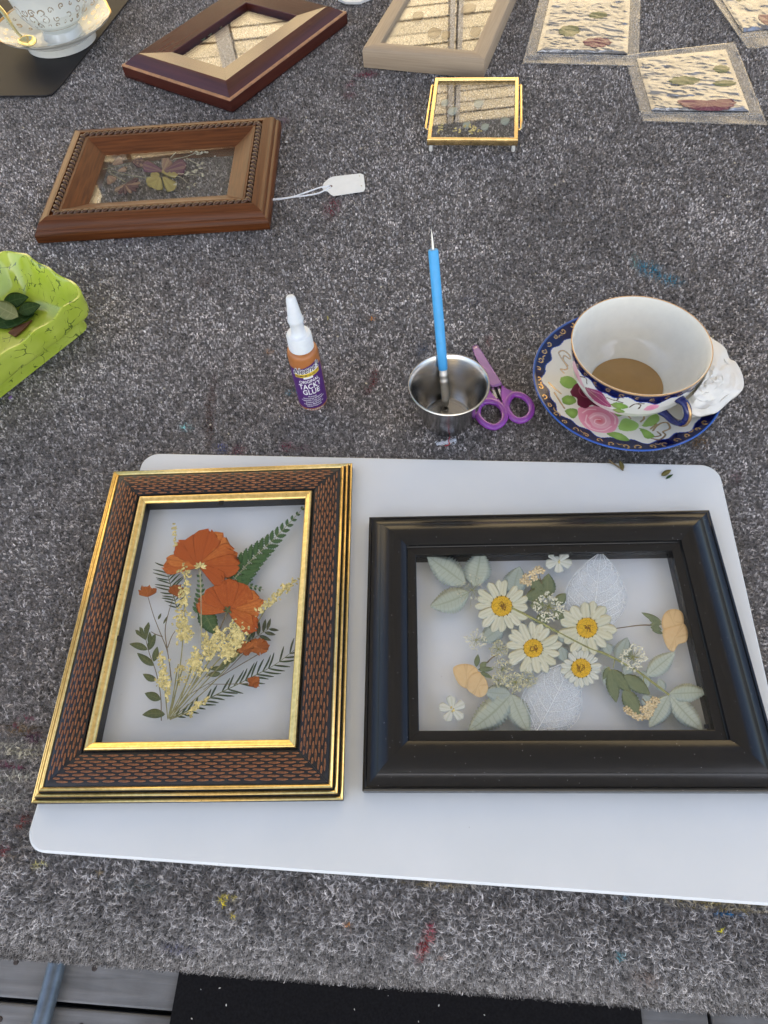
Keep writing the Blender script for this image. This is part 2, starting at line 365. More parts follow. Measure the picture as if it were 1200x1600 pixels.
STAINS = [  # photo px, half sizes, turn, colour, strength
 (1015, 420, 24, 12, .35, (.03, .13, .19), .8), (1045, 437, 22, 8, .2, (.03, .13, .19), .8), (992, 405, 6, 12, 0, (.03, .12, .12), .5),
 (518, 325, 12, 17, .3, (.10, .02, .03), .8), (572, 116, 18, 5, -.1, (.10, .015, .03), .85), (548, 132, 8, 6, -.6, (.10, .015, .03), .6),
 (545, 148, 12, 6, 0, (.08, .02, .03), .5), (440, 190, 14, 9, 0, (.08, .03, .05), .4), (327, 655, 9, 48, 0, (.055, .03, .025), .75), (333, 610, 7, 26, .1, (.06, .035, .03), .6),
 (290, 668, 10, 6, 0, (.12, .28, .28), .75), (345, 700, 12, 9, 0, (.06, .07, .16), .65), (372, 703, 14, 8, 0, (.11, .03, .05), .6), (447, 697, 12, 8, 0, (.10, .025, .04), .75), (472, 700, 14, 6, 0, (.08, .03, .05), .5),
 (462, 612, 14, 5, -.1, (.05, .16, .22), .75), (580, 600, 7, 17, .5, (.11, .025, .03), .75), (585, 580, 5, 7, 0, (.11, .025, .03), .6), (420, 550, 7, 5, 0, (.2, .1, .04), .5),
 (512, 498, 4, 2, .6, (.35, .3, .05), .8), (581, 496, 5, 4, 0, (.35, .13, .02), .8), (318, 440, 13, 12, 0, (.06, .04, .035), .5), (764, 533, 7, 9, 0, (.1, .03, .03), .55),
 (660, 548, 14, 10, 0, (.05, .07, .11), .5), (735, 470, 14, 8, 0, (.05, .06, .1), .35), (1094, 690, 17, 12, .3, (.13, .075, .03), .75), (1150, 745, 10, 9, 0, (.08, .03, .04), .4), (820, 560, 12, 8, 0, (.1, .08, .05), .4),
 (30, 1140, 34, 12, 0, (.09, .055, .02), .7), (55, 1152, 16, 11, 0, (.06, .018, .04), .75), (40, 1122, 13, 5, 0, (.13, .02, .05), .7), (25, 1136, 6, 3, 0, (.14, .02, .04), .7), (30, 1172, 44, 13, .1, (.34, .33, .25), .55),
 (20, 1197, 26, 5, .2, (.09, .018, .04), .75), (24, 1215, 36, 11, 0, (.36, .36, .31), .55), (12, 1250, 26, 16, 0, (.34, .34, .31), .5), (40, 1280, 9, 9, 0, (.10, .02, .02), .75), (30, 1290, 6, 4, 0, (.14, .03, .02), .7),
 (5, 1330, 10, 9, 0, (.2, .02, .03), .8), (20, 1340, 20, 8, 0, (.18, .15, .12), .4), (62, 1352, 11, 5, -.2, (.38, .34, .12), .7), (15, 905, 18, 8, 0, (.07, .05, .04), .4), (12, 1010, 20, 40, 0, (.07, .06, .05), .35), (45, 880, 40, 20, 0, (.3, .3, .29), .25),
 (665, 1472, 9, 30, .35, (.17, .018, .02), .9), (672, 1450, 7, 9, 0, (.19, .03, .05), .8), (692, 1495, 7, 3, 0, (.16, .06, .02), .6), (354, 1404, 14, 4, 0, (.42, .34, .02), .85), (347, 1413, 5, 5, 0, (.4, .32, .02), .7), (364, 1430, 4, 6, 0, (.42, .33, .02), .8), (356, 1444, 4, 3, 0, (.42, .33, .02), .7),
 (406, 1437, 12, 33, 0, (.02, .02, .022), .75), (542, 1447, 8, 9, 0, (.22, .09, .02), .85), (280, 1482, 30, 9, .1, (.05, .055, .11), .4), (1138, 1429, 18, 4, 0, (.03, .16, .34), .85), (972, 1406, 12, 3, 0, (.03, .2, .34), .75), (971, 1414, 3, 2, 0, (.5, .42, .03), .9), (983, 1421, 3, 3, 0, (.6, .55, .4), .8),
 (1127, 1453, 2, 5, 0, (.5, .45, .03), .9), (968, 1492, 7, 8, 0, (.05, .22, .26), .6), (1010, 1530, 22, 16, 0, (.14, .10, .08), .5), (690, 1382, 60, 9, .07, (.2, .15, .06), .4), (1120, 1415, 90, 7, .08, (.26, .2, .06), .5), (155, 1362, 8, 3, 0, (.3, .22, .1), .6), (320, 1371, 7, 2, 0, (.24, .04, .04), .7), (215, 1385, 40, 14, 0, (.035, .05, .05), .45),
 (200, 370, 30, 10, 0, (.07, .07, .11), .3), (1060, 330, 20, 12, 0, (.09, .06, .06), .25), (900, 300, 25, 12, 0, (.06, .06, .08), .2), (285, 40, 12, 6, 0, (.05, .1, .16), .4), (500, 750, 10, 5, 0, (.05, .1, .16), .3),
]
def carpet_fibres():
    nodes_ = []
    for (v0, v1, du_, dv_) in ((-.085, .42, .0019, .0027), (.42, 1.42, .0023, .0030)):
        s_ = np.arange(v0, v1, dv_); u_ = np.arange(-.72, .86, du_)
        A, B = np.meshgrid(u_, s_, indexing='ij')
        A = A+(np.arange(len(s_)) % 2)[None, :]*du_*.5
        A = A+RNG.normal(0, du_*.20, A.shape); B = B+RNG.normal(0, dv_*.13, B.shape)
        nodes_.append(np.c_[A.ravel(), B.ravel()])
    n = np.concatenate(nodes_)
    hem = n[:, 1] < -.079+hemwave(n[:, 0])
    n = n[~hem]
    v, z, nv, nz = prof(n[:, 1]); P = np.c_[T2(n[:, 0], v), z]
    px, py, zc = proj(P)
    keep = (px > -170) & (px < 1370) & (py > -70) & (py < 1760)
    # nothing grows through to daylight deep under the white board
    bl = BOARD_LOCAL(P[:, :2]); under = (np.abs(bl[:, 0]) < BW/2-.02) & (np.abs(bl[:, 1]) < BH/2-.02)
    keep &= ~under
    n, P, nv, nz, px, py = n[keep], P[keep], nv[keep], nz[keep], px[keep], py[keep]
    K = len(n)
    # heathered yarn: every tuft has a shade, stained where paint fell
    pal = np.array([.085, .155, .245, .335, .46]); pr = np.array([.22, .25, .23, .19, .11])
    base = pal[RNG.choice(5, K, p=pr)]
    near = vnoise(n[:, 0]*140, n[:, 1]*110, 3); low = fbm(n[:, 0]*7, n[:, 1]*7, 5); mid = fbm(n[:, 0]*30, n[:, 1]*30, 9)
    base = base*(.75+.5*near)*(.38+.8*low+.45*mid)
    colr = base[:, None]*np.array([1.0, .995, 1.02])*(1+.05*(vnoise(n[:, 0]*11, n[:, 1]*11, 8)-.5))[:, None]*np.array([1.36, 1.30, 1.24])
    for (sx, sy, rx, ry, an, cc, st) in STAINS:
        dx, dy = px-sx, py-sy; ca, sa = math.cos(an), math.sin(an)
        a = (ca*dx+sa*dy)/rx; b = (-sa*dx+ca*dy)/ry; d = np.hypot(a, b)
        w = np.clip(1.35-d-(.75*(fbm(px/7.0, py/7.0, int(sx)) - .45)), 0, 1)*min(1, st*1.2)*(RNG.random(K) < .93)
        cc = np.array(cc)
        colr = colr*(1-w[:, None])+w[:, None]*cc*1.7*(.45+1.1*RNG.random((K, 1)))
    # three curled fibres in each tuft
    F = np.where(n[:, 1] < .10, 6, np.where(n[:, 1] < .42, 4, 3))
    R = np.repeat(P, F, 0); col = np.repeat(colr, F, 0)*RNG.uniform(.6, 1.4, (F.sum(), 1))
    M = int(F.sum())
    fine = RNG.random(M) < .03; col[fine] = np.clip(col[fine]*1.2+.16, 0, .6)
    nn = np.repeat(np.c_[nv[:, None]*TV[None], nz], F, 0)
    far = np.repeat(n[:, 1] > .42, F); drape = np.repeat(n[:, 1] < .03, F)
    an = RNG.uniform(0, 2*math.pi, M); hd = np.c_[np.cos(an), np.sin(an), np.zeros(M)]
    hd = hd-nn*np.sum(hd*nn, 1)[:, None]; hd /= np.maximum(np.linalg.norm(hd, axis=1), 1e-6)[:, None]
    sd = np.cross(nn, hd)
    h = RNG.uniform(.0011, .0023, M)*np.where(drape, 1.35, 1.0); reach = RNG.uniform(.0006, .0022, M)*np.where(np.repeat(n[:, 1] < .10, F), 1.5, 1)
    wd = RNG.uniform(.00020, .00040, M)*np.where(far, 1.55, np.where(np.repeat(n[:, 1] < .10, F), .62, 1.0))
    R = R+hd*(-reach*.4)[:, None]+np.c_[RNG.normal(0, .0004, (M, 2)), np.zeros(M)]-nn*.0014
    mdl = R+nn*h[:, None]+hd*(reach*.55)[:, None]
    tip = R+nn*(h*RNG.uniform(.55, 1.05, M))[:, None]+hd*(reach*1.35)[:, None]+sd*RNG.normal(0, .0005, M)[:, None]
    wv = sd*wd[:, None]
    V = np.stack([R-wv, R+wv, mdl-wv*1.05, mdl+wv*1.05, tip], 1).reshape(-1, 3)-np.array(cv.location)
    me = bpy.data.meshes.new('fibres')
    me.vertices.add(len(V)); me.vertices.foreach_set('co', V.astype(np.float32).ravel())
    li = (np.arange(M)[:, None]*5+np.array([0, 1, 3, 2, 2, 3, 4])[None]).ravel()
    me.loops.add(len(li)); me.loops.foreach_set('vertex_index', li.astype(np.int32))
    ls = (np.arange(M)[:, None]*7+np.array([0, 4])[None]).ravel()
    me.polygons.add(len(ls)); me.polygons.foreach_set('loop_start', ls.astype(np.int32))
    me.polygons.foreach_set('use_smooth', np.ones(len(ls), bool))
    at = me.attributes.new('Col', 'FLOAT_COLOR', 'POINT')
    at.data.foreach_set('color', np.repeat(np.c_[col, np.ones(M)], 5, 0).astype(np.float32).ravel())
    me.update(calc_edges=True)
    o = bpy.data.objects.new('fibres', me); COL.objects.link(o); o.parent = cv; stuff(o)
    me.materials.append(attr_mat('carpet_yarn', .8, spec=.25))
    print('fibres', M)

# ------------------------------------------------------------------ white board
bq = [U(226.3, 708.8, .006)[:2], U(1125.6, 724.1, .006)[:2], U(1276, 1419.5, .006)[:2], U(32.5, 1330, .006)[:2]]
BC = sum(bq)/4; BW, BH = .4333, .2808; BANG = math.radians(-9.3)
bx_ = np.array([math.cos(BANG), math.sin(BANG)]); by_ = np.array([-bx_[1], bx_[0]])
def BOARD_LOCAL(p): d = p-BC; return np.c_[d@bx_, d@by_]
carpet_fibres()
def rrect(w, h, r, n=8):
    p = []
    for cx_, cy_, a0 in ((w/2-r, h/2-r, 0), (-w/2+r, h/2-r, 90), (-w/2+r, -h/2+r, 180), (w/2-r, -h/2+r, 270)):
        for k in range(n+1):
            a = math.radians(a0+90*k/n); p.append((cx_+r*math.cos(a), cy_+r*math.sin(a)))
    return np.array(p)
def board_mat():
    m, nt, b = nodes('white_laminate')
    tc = N(nt, 'TexCoord'); no = N(nt, 'TexNoise'); no.inputs['Scale'].default_value = 14; no.inputs['Detail'].default_value = 5; L(nt, tc.outputs['Object'], no.inputs['Vector'])
    rp = N(nt, 'ValToRGB'); e = rp.color_ramp.elements; e[0].position = .3; e[0].color = (.70, .73, .735, 1); e[1].position = .7; e[1].color = (.75, .775, .78, 1); L(nt, no.outputs[0], rp.inputs[0])
    vo = N(nt, 'TexVoronoi'); vo.inputs['Scale'].default_value = 85; L(nt, tc.outputs['Object'], vo.inputs['Vector'])
    n3 = N(nt, 'TexNoise'); n3.inputs['Scale'].default_value = 22; L(nt, tc.outputs['Object'], n3.inputs['Vector'])
    th = N(nt, 'MapRange'); th.inputs[1].default_value = .52; th.inputs[2].default_value = .8; th.inputs[3].default_value = 0.0; th.inputs[4].default_value = .09; L(nt, n3.outputs[0], th.inputs[0])
    lt = N(nt, 'Math', operation='LESS_THAN'); L(nt, vo.outputs['Distance'], lt.inputs[0]); L(nt, th.outputs[0], lt.inputs[1])
    mx = N(nt, 'MixRGB'); ms = N(nt, 'Math', operation='MULTIPLY'); L(nt, lt.outputs[0], ms.inputs[0]); ms.inputs[1].default_value = .35
    L(nt, ms.outputs[0], mx.inputs[0]); L(nt, rp.outputs[0], mx.inputs[1]); mx.inputs[2].default_value = (.35, .34, .32, 1); L(nt, mx.outputs[0], b.inputs['Base Color'])
    mr = N(nt, 'MapRange'); mr.inputs[3].default_value = .38; mr.inputs[4].default_value = .55; L(nt, no.outputs[0], mr.inputs[0]); L(nt, mr.outputs[0], b.inputs['Roughness'])
    return m
m_board = board_mat()
w = MB(); P = []
for (ins, z) in ((.0012, .0008), (0, .002), (0, .0048), (.0012, .006)):
    q_ = rrect(BW-2*ins, BH-2*ins, .0125-ins*.6, 10); P.append(np.c_[q_, np.full(len(q_), z)])
P = np.array(P); n = P.shape[1]
w.grid(P, False, True, flip=True); w.f.append(tuple(range(3*n, 4*n))); w.f.append(tuple(range(n-1, -1, -1)))
bo = w.build('white_board', m_board, None, 35); bo.location = (*BC, 0); bo.rotation_euler = (0, 0, BANG)
tag(bo, 'white laminate work board with rounded corners under the two large frames', 'board')

# ------------------------------------------------------------------ what the glass reflects: awning above, sunlit clapboard house across the deck
m_fabric, nt, b = nodes('awning_cloth')
b.inputs['Base Color'].default_value = (.72, .70, .66, 1); b.inputs['Roughness'].default_value = .9
tl_ = N(nt, 'BsdfTranslucent'); tl_.inputs[0].default_value = (.62, .61, .60, 1); mx = N(nt, 'MixShader'); mx.inputs[0].default_value = .32
L(nt, b.outputs[0], mx.inputs[1]); L(nt, tl_.outputs[0], mx.inputs[2]); L(nt, mx.outputs[0], nt.nodes['Material Output'].inputs[0])
m_pole = mat('white_pole', (.6, .6, .58), .4, .3)
aw = thing('awning', 'pale cloth market awning stretched over the table on four poles', 'awning', (0, 0, FLOOR))
x0, x1, y0, y1, zc_ = -1.3, 1.3, -3.3, 3.45, 1.72
a = MB(); gx, gy = np.meshgrid(np.linspace(x0, x1, 25), np.linspace(y0, y1, 25), indexing='ij')
gz = zc_+.38*np.clip(1-np.abs(gx)/1.3, 0, 1)-.03*np.sin(gy*2.6)**2
a.grid(np.stack([gx, gy, gz], -1)); o = a.build('cloth', m_fabric, aw, True); sd_ = o.modifiers.new('thickness', 'SOLIDIFY'); sd_.thickness = .002
for yy in (y0, y1):
    a = MB(); a.add([(x0, yy, zc_-.18), (x1, yy, zc_-.18), (x1, yy, zc_), (0, yy, zc_+.38), (x0, yy, zc_)], [(0, 1, 2, 3, 4)]); o = a.build('valance', m_fabric, aw); sd_ = o.modifiers.new('thickness', 'SOLIDIFY'); sd_.thickness = .002
for xx in (x0+.05, x1-.05):
    for yy in (y0+.05, y1-.05):
        a = MB(); a.tube([(xx, yy, FLOOR), (xx, yy, zc_)], .02, 10); a.build('pole', m_pole, aw, 40)
m_clap = mat('cream_clapboard', (.62, .50, .30), .6, var=.16, scale=2, stretch=(.5, 4, 5))
m_trim = mat('tan_trim', (.34, .29, .22), .6, var=.2, scale=3)
hs = thing('clapboard_house', 'sunlit cream clapboard house wall mirrored in the glass of the far frames', 'house', (0, 5.2, FLOOR))
zz = FLOOR; k = 0
while zz < 4.6:
    a = MB(); jt = .004*math.sin(k*2.3)
    a.add([(x, y, z) for x in (-7, 7) for (y, z) in ((5.2-.005, zz), (5.2+.06, zz), (5.2+.06, zz+.078), (5.2+.002+jt, zz+.078))],
          [(0, 1, 2, 3), (7, 6, 5, 4), (0, 4, 5, 1), (1, 5, 6, 2), (2, 6, 7, 3), (3, 7, 4, 0)])
    a.build('clapboard', m_clap, hs); zz += .08; k += 1
for px_, py_, w_ in ((702, 100, .016), (714, 100, .016), (352, 60, .05), (1350, 60, .05), (120, 60, .05)):
    d = ray(px_, py_); xx = 5.2*float(d[0]/d[1])
    a = MB(); a.box((xx-w_, 5.2-.10, FLOOR), (xx+w_, 5.2-.024, 4.6)); a.build('corner_post', m_trim, hs)
a = MB(); a.box((-7.2, 4.7, 4.62), (7.2, 7, 4.75)); a.build('roof_eave', m_trim, hs)

# ================================================================== FRAMES
def fit_rect(q, z):
    """true rectangle (centre, turn, width, height) through four photo corners TL TR BR BL at height z"""
    p = np.array([U(x, y, z)[:2] for x, y in q]); c = p.mean(0)
    a = (p[1]-p[0])+(p[2]-p[3]); b2 = (p[0]-p[3])+(p[1]-p[2])
    th = math.atan2(a[1], a[0])
    return c, th, np.linalg.norm(a)/2, np.linalg.norm(b2)/2
def rail(mb, W, H, side, prof_, gap_=.00006, seg=1):
    """closed profile [(inset, z)] swept along one side with mitred ends; Col = along, inset"""
    hw, hh = W/2, H/2; pr = np.asarray(prof_, float); n = len(pr); ps = []
    ln = W if side in (0, 2) else H
    for k in range(seg+1):
        t_ = k/seg
        row = []; cl = []
        for ins, z in pr:
            half = (ln/2-ins-gap_); x = -half+2*half*t_
            if side == 0: p = (x, -hh+ins)
            elif side == 1: p = (hw-ins, x)
            elif side == 2: p = (-x, hh-ins)
            else: p = (-hw+ins, -x)
            row.append((*p, z)); 
        ps.append(row)
    P = np.array(ps); o = mb.n
    xs = np.linspace(0, ln, seg+1)
    colr = np.stack([np.broadcast_to(xs[:, None]+side*.37, (seg+1, n)), np.broadcast_to(pr[None, :, 0]+pr[None, :, 1], (seg+1, n)), np.broadcast_to(pr[None, :, 1], (seg+1, n)), np.ones((seg+1, n))], -1)
    mb.grid(P, False, True, colr, flip=False)
    mb.f.append(tuple(o+i for i in range(n))); mb.f.append(tuple(o+seg*n+i for i in reversed(range(n))))
def rails(parent, W, H, prof_, m, name='rail', smooth=30, parents=None):
    out = []
    for s in range(4):
        r_ = MB(); rail(r_, W, H, s, prof_); out.append(r_.build(name, m, parents[s] if parents else parent, smooth))
    return out
def pane(parent, w, h, z, m, name='glass_pane', t_=.0012):
    p = MB(); p.box((-w/2, -h/2, z-t_), (w/2, h/2, z)); return p.build(name, m, parent)
def arc(x0_, z0_, x1_, z1_, bulge, n=6):
    """points between two profile points bowed by bulge"""
    a = np.array([x0_, z0_]); b2 = np.array([x1_, z1_]); d = b2-a; nrm = np.array([-d[1], d[0]])/np.linalg.norm(d)
    return [tuple(a+d*t_+nrm*bulge*4*t_*(1-t_)) for t_ in np.linspace(0, 1, n)]
m_glass = glass_mat('clear_glass', (.998, 1, .999), .014)
m_museum = glass_mat('low_reflection_glass', (1, 1, 1), .006, power=7)
m_tab = mat('black_tab', (.01, .01, .01), .5)

# ---- woven-pattern frame with gold beads
m_blk = mat('black_gesso', (.012, .012, .014), .38, var=.4, bump=.15, spec=.6)
m_gold = mat('worn_gilt', (.80, .55, .18), .30, .92, var=.10, scale=300, bump=.05, bscale=1500, col2=(.88, .64, .26), rvar=.06)
def gilt_specks():
    nt = m_gold.node_tree; b_ = nt.nodes['Principled BSDF']; src = b_.inputs['Base Color'].links[0].from_socket
    tc = N(nt, 'TexCoord'); vo = N(nt, 'TexVoronoi'); vo.inputs['Scale'].default_value = 330; L(nt, tc.outputs['Object'], vo.inputs['Vector'])
    lt = N(nt, 'Math', operation='LESS_THAN'); L(nt, vo.outputs['Distance'], lt.inputs[0]); lt.inputs[1].default_value = .07
    mx = N(nt, 'MixRGB'); L(nt, lt.outputs[0], mx.inputs[0]); L(nt, src, mx.inputs[1]); mx.inputs[2].default_value = (.12, .06, .015, 1); L(nt, mx.outputs[0], b_.inputs['Base Color'])
gilt_specks()
m_braid = mat('brown_braid', (.17, .060, .025), .42, var=.55, scale=420, bump=.5, bscale=2500, col2=(.27, .11, .045), spec=.5)
cB, aB, WB, HB_ = fit_rect([(180, 737), (548, 723), (533, 1250), (50, 1255)], .010)
cBi, aBi, WBi, HBi = fit_rect([(228.5, 786.8), (478, 779), (453, 1158), (149, 1162)], .018)
aB = (aB+aBi)/2; cB = (cB+cBi)/2
BZ = .0061
fw = thing('picture_frame', 'woven brown picture frame with gold beading holding orange pressed flowers', 'picture frame', (*cB, BZ), aB)
RW = (WB-WBi)/2; RH = (HB_-HBi)/2; RI = (RW+RH)/2
WBo = WBi+2*RI; HBo = HBi+2*RI
base = [(.0004, 0), (.0006, .0055), (.0022, .0058), (.0026, .0083), (.0050, .0086), (.0054, .0108), (.0077, .0112), (.0090, .0118)]
base += [(.0090+(.0262-.0090)*t_, .0118+.0016*math.sin(math.pi*t_)) for t_ in np.linspace(.08, .92, 7)]
base += [(.0262, .0118), (.0265, .0108), (RI-.0052, .0106), (RI-.0050, .0118), (RI-.001, .0106), (RI-.001, 0)]
rb = rails(fw, WBo, HBo, base, m_blk)
for (ins, z) in ((.0012, .0060), (.0040, .0090), (.0068, .0114)):
    an = np.linspace(0, 2*math.pi, 9)[:-1]
    rails(None, WBo, HBo, [(ins-.00115*math.cos(t_), z-.0002+.0010*math.sin(t_)) for t_ in an], m_gold, 'gold_bead', True, rb)
lip = [(RI-.0050, .0098), (RI-.0050, .0128), (RI-.0044, .0136), (RI-.0036, .0138), (RI-.0029, .0133), (RI-.0025, .0131), (RI-.0016, .0128), (RI-.0005, .0119), (RI, .0113), (RI, .0100)]
rails(None, WBo, HBo, lip, m_gold, 'gold_lip', 40, rb)
# braid strands: brick pattern of raised lozenges
def strand_mesh():
    s_ = MB(); hl, hw_ = .0039, .00078
    ring = [(-1, 0), (-.85, -.5), (-.5, -.9), (0, -1), (.5, -.9), (.85, -.5), (1, 0), (.85, .5), (.5, .9), (0, 1), (-.5, .9), (-.85, .5)]
    lo = [(x*hl, y*hw_, -.0003) for x, y in ring]; hi = [(x*hl*.86, y*hw_*.6, .00042) for x, y in ring]; n_ = len(ring)
    s_.add(lo+hi, [(i, (i+1) % n_, n_+(i+1) % n_, n_+i) for i in range(n_)]+[tuple(range(n_, 2*n_))])
    me = s_.mesh('braid_strand', 50); me.materials.append(m_braid); return me
sm = strand_mesh(); spots = []
ROWS = 9; r0, r1 = .0096, .0257
for side in range(4):
    ln = WBo if side in (0, 2) else HBo
    for j in range(ROWS):
        ins = r0+(r1-r0)*(j+.5)/ROWS; half = ln/2-ins-.0006
        pitch = .0092; x = -ln/2+(j % 2)*pitch/2+random.uniform(-.0004, .0004)
        tt = (ins-.0090)/.0172
        z = .0118+.0016*math.sin(math.pi*tt)
        sl = math.atan(.0016*math.pi/.0172*math.cos(math.pi*tt))
        while x < half+pitch:
            a0_, b0_ = max(x-.0039, -half), min(x+.0039, half)
            if b0_-a0_ > .0026: spots.append((side, (a0_+b0_)/2, ins, z, sl, (b0_-a0_)/.0078))
            x += pitch
def strand_matrix(sp_):
    side, x, ins, z, sl, sx = sp_
    hw_, hh_ = WBo/2, HBo/2
    p = {0: (x, -hh_+ins), 1: (hw_-ins, x), 2: (-x, hh_-ins), 3: (-hw_+ins, -x)}[side]
    rz = {0: 0, 1: math.pi/2, 2: math.pi, 3: -math.pi/2}[side]
    return Matrix.Translation((*p, z)) @ Matrix.Rotation(rz, 4, 'Z') @ Matrix.Rotation(sl, 4, 'X') @ Matrix.Rotation(random.uniform(-.04, .04), 4, 'Z') @ Matrix.Diagonal((sx, random.uniform(.88, 1.08), random.uniform(.8, 1.15), 1))
spots.sort(key=lambda s_: ({0: 0, 3: 1, 1: 1, 2: 3}[s_[0]], {0: 0, 3: -s_[1], 1: s_[1], 2: 0}[s_[0]]))
rest = MB(); sv = np.array([v_.co[:] for v_ in sm.vertices]); sf = [tuple(p.vertices) for p in sm.polygons]
for i, sp_ in enumerate(spots):
    M_ = strand_matrix(sp_)
    if i < 298:
        o = bpy.data.objects.new('braid_strand', sm); COL.objects.link(o); o.parent = rb[sp_[0]]; o.matrix_local = M_
    else:
        R_ = np.array(M_); rest.add(sv@R_[:3, :3].T+R_[:3, 3], sf)
stuff(rest.build('braid_strands', m_braid, fw, 50))
pane(fw, WBi+.006, HBi+.006, .0105, m_museum); pane(fw, WBi+.006, HBi+.006, .0075, m_museum)
FZB = BZ+.0086-.0001              # world height of the pressed flowers between the panes
def tabpx(parent, cB_, a_, px, py, w_, h_, z):
    p = U(px, py, z)[:2]-cB_; c_, s_ = math.cos(-a_), math.sin(-a_); p = np.array([c_*p[0]-s_*p[1], s_*p[0]+c_*p[1]])
    m_ = MB(); m_.box((p[0]-w_, p[1]-h_, z-BZ-.0008), (p[0]+w_, p[1]+h_, z-BZ+.0004)); m_.build('retaining_tab', m_tab, parent)
tabpx(fw, cB, aB, 346, 786, .0016, .0016, .0168); tabpx(fw, cB, aB, 186, 997, .0013, .0016, .0168)

# ---- black moulded frame
m_lacq = mat('black_lacquer', (.006, .006, .0065), .24, var=.3, scale=300, bump=.035, bscale=1800, spec=.5, rvar=.06)
def dust():
    nt = m_lacq.node_tree; b_ = nt.nodes['Principled BSDF']; src = b_.inputs['Base Color'].links[0].from_socket
    tc = N(nt, 'TexCoord'); vo = N(nt, 'TexVoronoi'); vo.inputs['Scale'].default_value = 260; L(nt, tc.outputs['Object'], vo.inputs['Vector'])
    lt = N(nt, 'Math', operation='LESS_THAN'); L(nt, vo.outputs['Distance'], lt.inputs[0]); lt.inputs[1].default_value = .055
    mx = N(nt, 'MixRGB'); L(nt, lt.outputs[0], mx.inputs[0]); L(nt, src, mx.inputs[1]); mx.inputs[2].default_value = (.25, .25, .26, 1); L(nt, mx.outputs[0], b_.inputs['Base Color'])
dust()
cK, aK, WKi, HKi = fit_rect([(649.6, 866), (1049.6, 859.6), (1119, 1139), (655, 1141.7)], .018)
fk = thing('picture_frame', 'black lacquered picture frame holding pressed white daisies and pale leaves', 'picture frame', (*cK, BZ), aK)
RK = .0327
pk = [(.0002, 0), (0, .0075), (.0008, .0084), (.0018, .0086), (.0024, .0080)]+arc(.0024, .0080, .0088, .0112, -.0006, 5)+[(.0090, .0126)]
pk += arc(.0090, .0126, .0262, .0134, .0030, 12)+[(.0264, .0118), (.0269, .0112), (.0318, .0114), (RK, .0109), (RK, 0)]
rails(fk, WKi+2*RK, HKi+2*RK, pk, m_lacq, 'rail', 35)
pane(fk, WKi+.006, HKi+.006, .0105, m_museum); pane(fk, WKi+.006, HKi+.006, .0075, m_museum)
tabpx(fk, cK, aK, 869, 866, .0014, .0012, .0168); tabpx(fk, cK, aK, 1104, 1135, .0011, .0011, .0168)

# ---- carved wooden frame
def wood_mat(name, c1, c2, rough=.4, coat=0.0, gs=(6, 260, 60), spec=.5):
    m, nt, b_ = nodes(name)
    at = N(nt, 'Attribute'); at.attribute_name = 'Col'; mp = N(nt, 'Mapping'); mp.inputs['Scale'].default_value = gs; L(nt, at.outputs['Vector'], mp.inputs[0])
    no = N(nt, 'TexNoise'); no.inputs['Scale'].default_value = 3.0; no.inputs['Detail'].default_value = 7; no.inputs['Distortion'].default_value = .5; L(nt, mp.outputs[0], no.inputs['Vector'])
    rp = N(nt, 'ValToRGB'); e = rp.color_ramp.elements; e[0].position = .3; e[0].color = (*c1, 1); e[1].position = .72; e[1].color = (*c2, 1); L(nt, no.outputs[0], rp.inputs[0])
    L(nt, rp.outputs[0], b_.inputs['Base Color']); b_.inputs['Roughness'].default_value = rough; b_.inputs['Coat Weight'].default_value = coat; b_.inputs['Coat Roughness'].default_value = .25; b_.inputs['Specular IOR Level'].default_value = spec
    bp = N(nt, 'Bump'); bp.inputs['Strength'].default_value = .25; bp.inputs['Distance'].default_value = .0004; L(nt, no.outputs[0], bp.inputs['Height']); L(nt, bp.outputs[0], b_.inputs['Normal'])
    return m
m_oak = wood_mat('stained_pine', (.065, .019, .006), (.15, .048, .014), .34, spec=.22)
m_rope = mat('dark_rope_carving', (.085, .038, .018), .36, var=.4, scale=400, spec=.55)
cC, aC, WC, HC = fit_rect([(118, 197), (425, 174), (407, 333), (55, 352)], .020)
cCi, aCi, WCi, HCi = fit_rect([(160, 229), (363, 215), (347, 288), (134, 305)], .0125)
fc = thing('picture_frame', 'carved red-brown wooden frame with rope moulding, price tag tied to it', 'picture frame', (*cC, .0004), aC)
RC = ((WC-WCi)+(HC-HCi))/4+.0035; WCo = WCi+2*RC; HCo = HCi+2*RC
pc = [(.0006, 0), (0, .001), (0, .0075)]+arc(0, .0075, .0035, .0125, .0008, 4)+[(.0042, .0140)]+arc(.0042, .0140, .0105, .0190, .0012, 5)+[(.0130, .0200), (.0160, .0200), (.0165, .0172), (.0230, .0172), (.0236, .0192), (.0262, .0190)]+arc(.0262, .0190, RC, .0100, -.0006, 5)+[(RC, 0)]
rc = rails(fc, WCo, HCo, pc, m_oak, 'rail', 28)
tw = MB()
an = np.linspace(0, 1, 9)
tw.tube(np.c_[(-.0042+.0084*an), (.0026*np.sin((an-.5)*math.pi)), .0012*np.cos((an-.5)*math.pi)], .0024*np.sin(np.clip(an*math.pi, .35, 2.79)), 7, squash=.8)
twm = tw.mesh('rope_twist', True); twm.materials.append(m_rope)
for side in range(4):
    ln = (WCo if side in (0, 2) else HCo)-2*.0198; n_ = int(ln/.0068)
    for i in range(n_):
        x = -ln/2+(i+.5)*ln/n_; hw_, hh_, ins = WCo/2, HCo/2, .0198
        p = {0: (x, -hh_+ins), 1: (hw_-ins, x), 2: (-x, hh_-ins), 3: (-hw_+ins, -x)}[side]
        o = bpy.data.objects.new('rope_twist', twm); COL.objects.link(o); o.parent = rc[side]; o.location = (*p, .0182); o.rotation_euler = (0, 0, side*math.pi/2)
pane(fc, WCi+.006, HCi+.006, .0098, m_glass); pane(fc, WCi+.006, HCi+.006, .0075, m_glass)
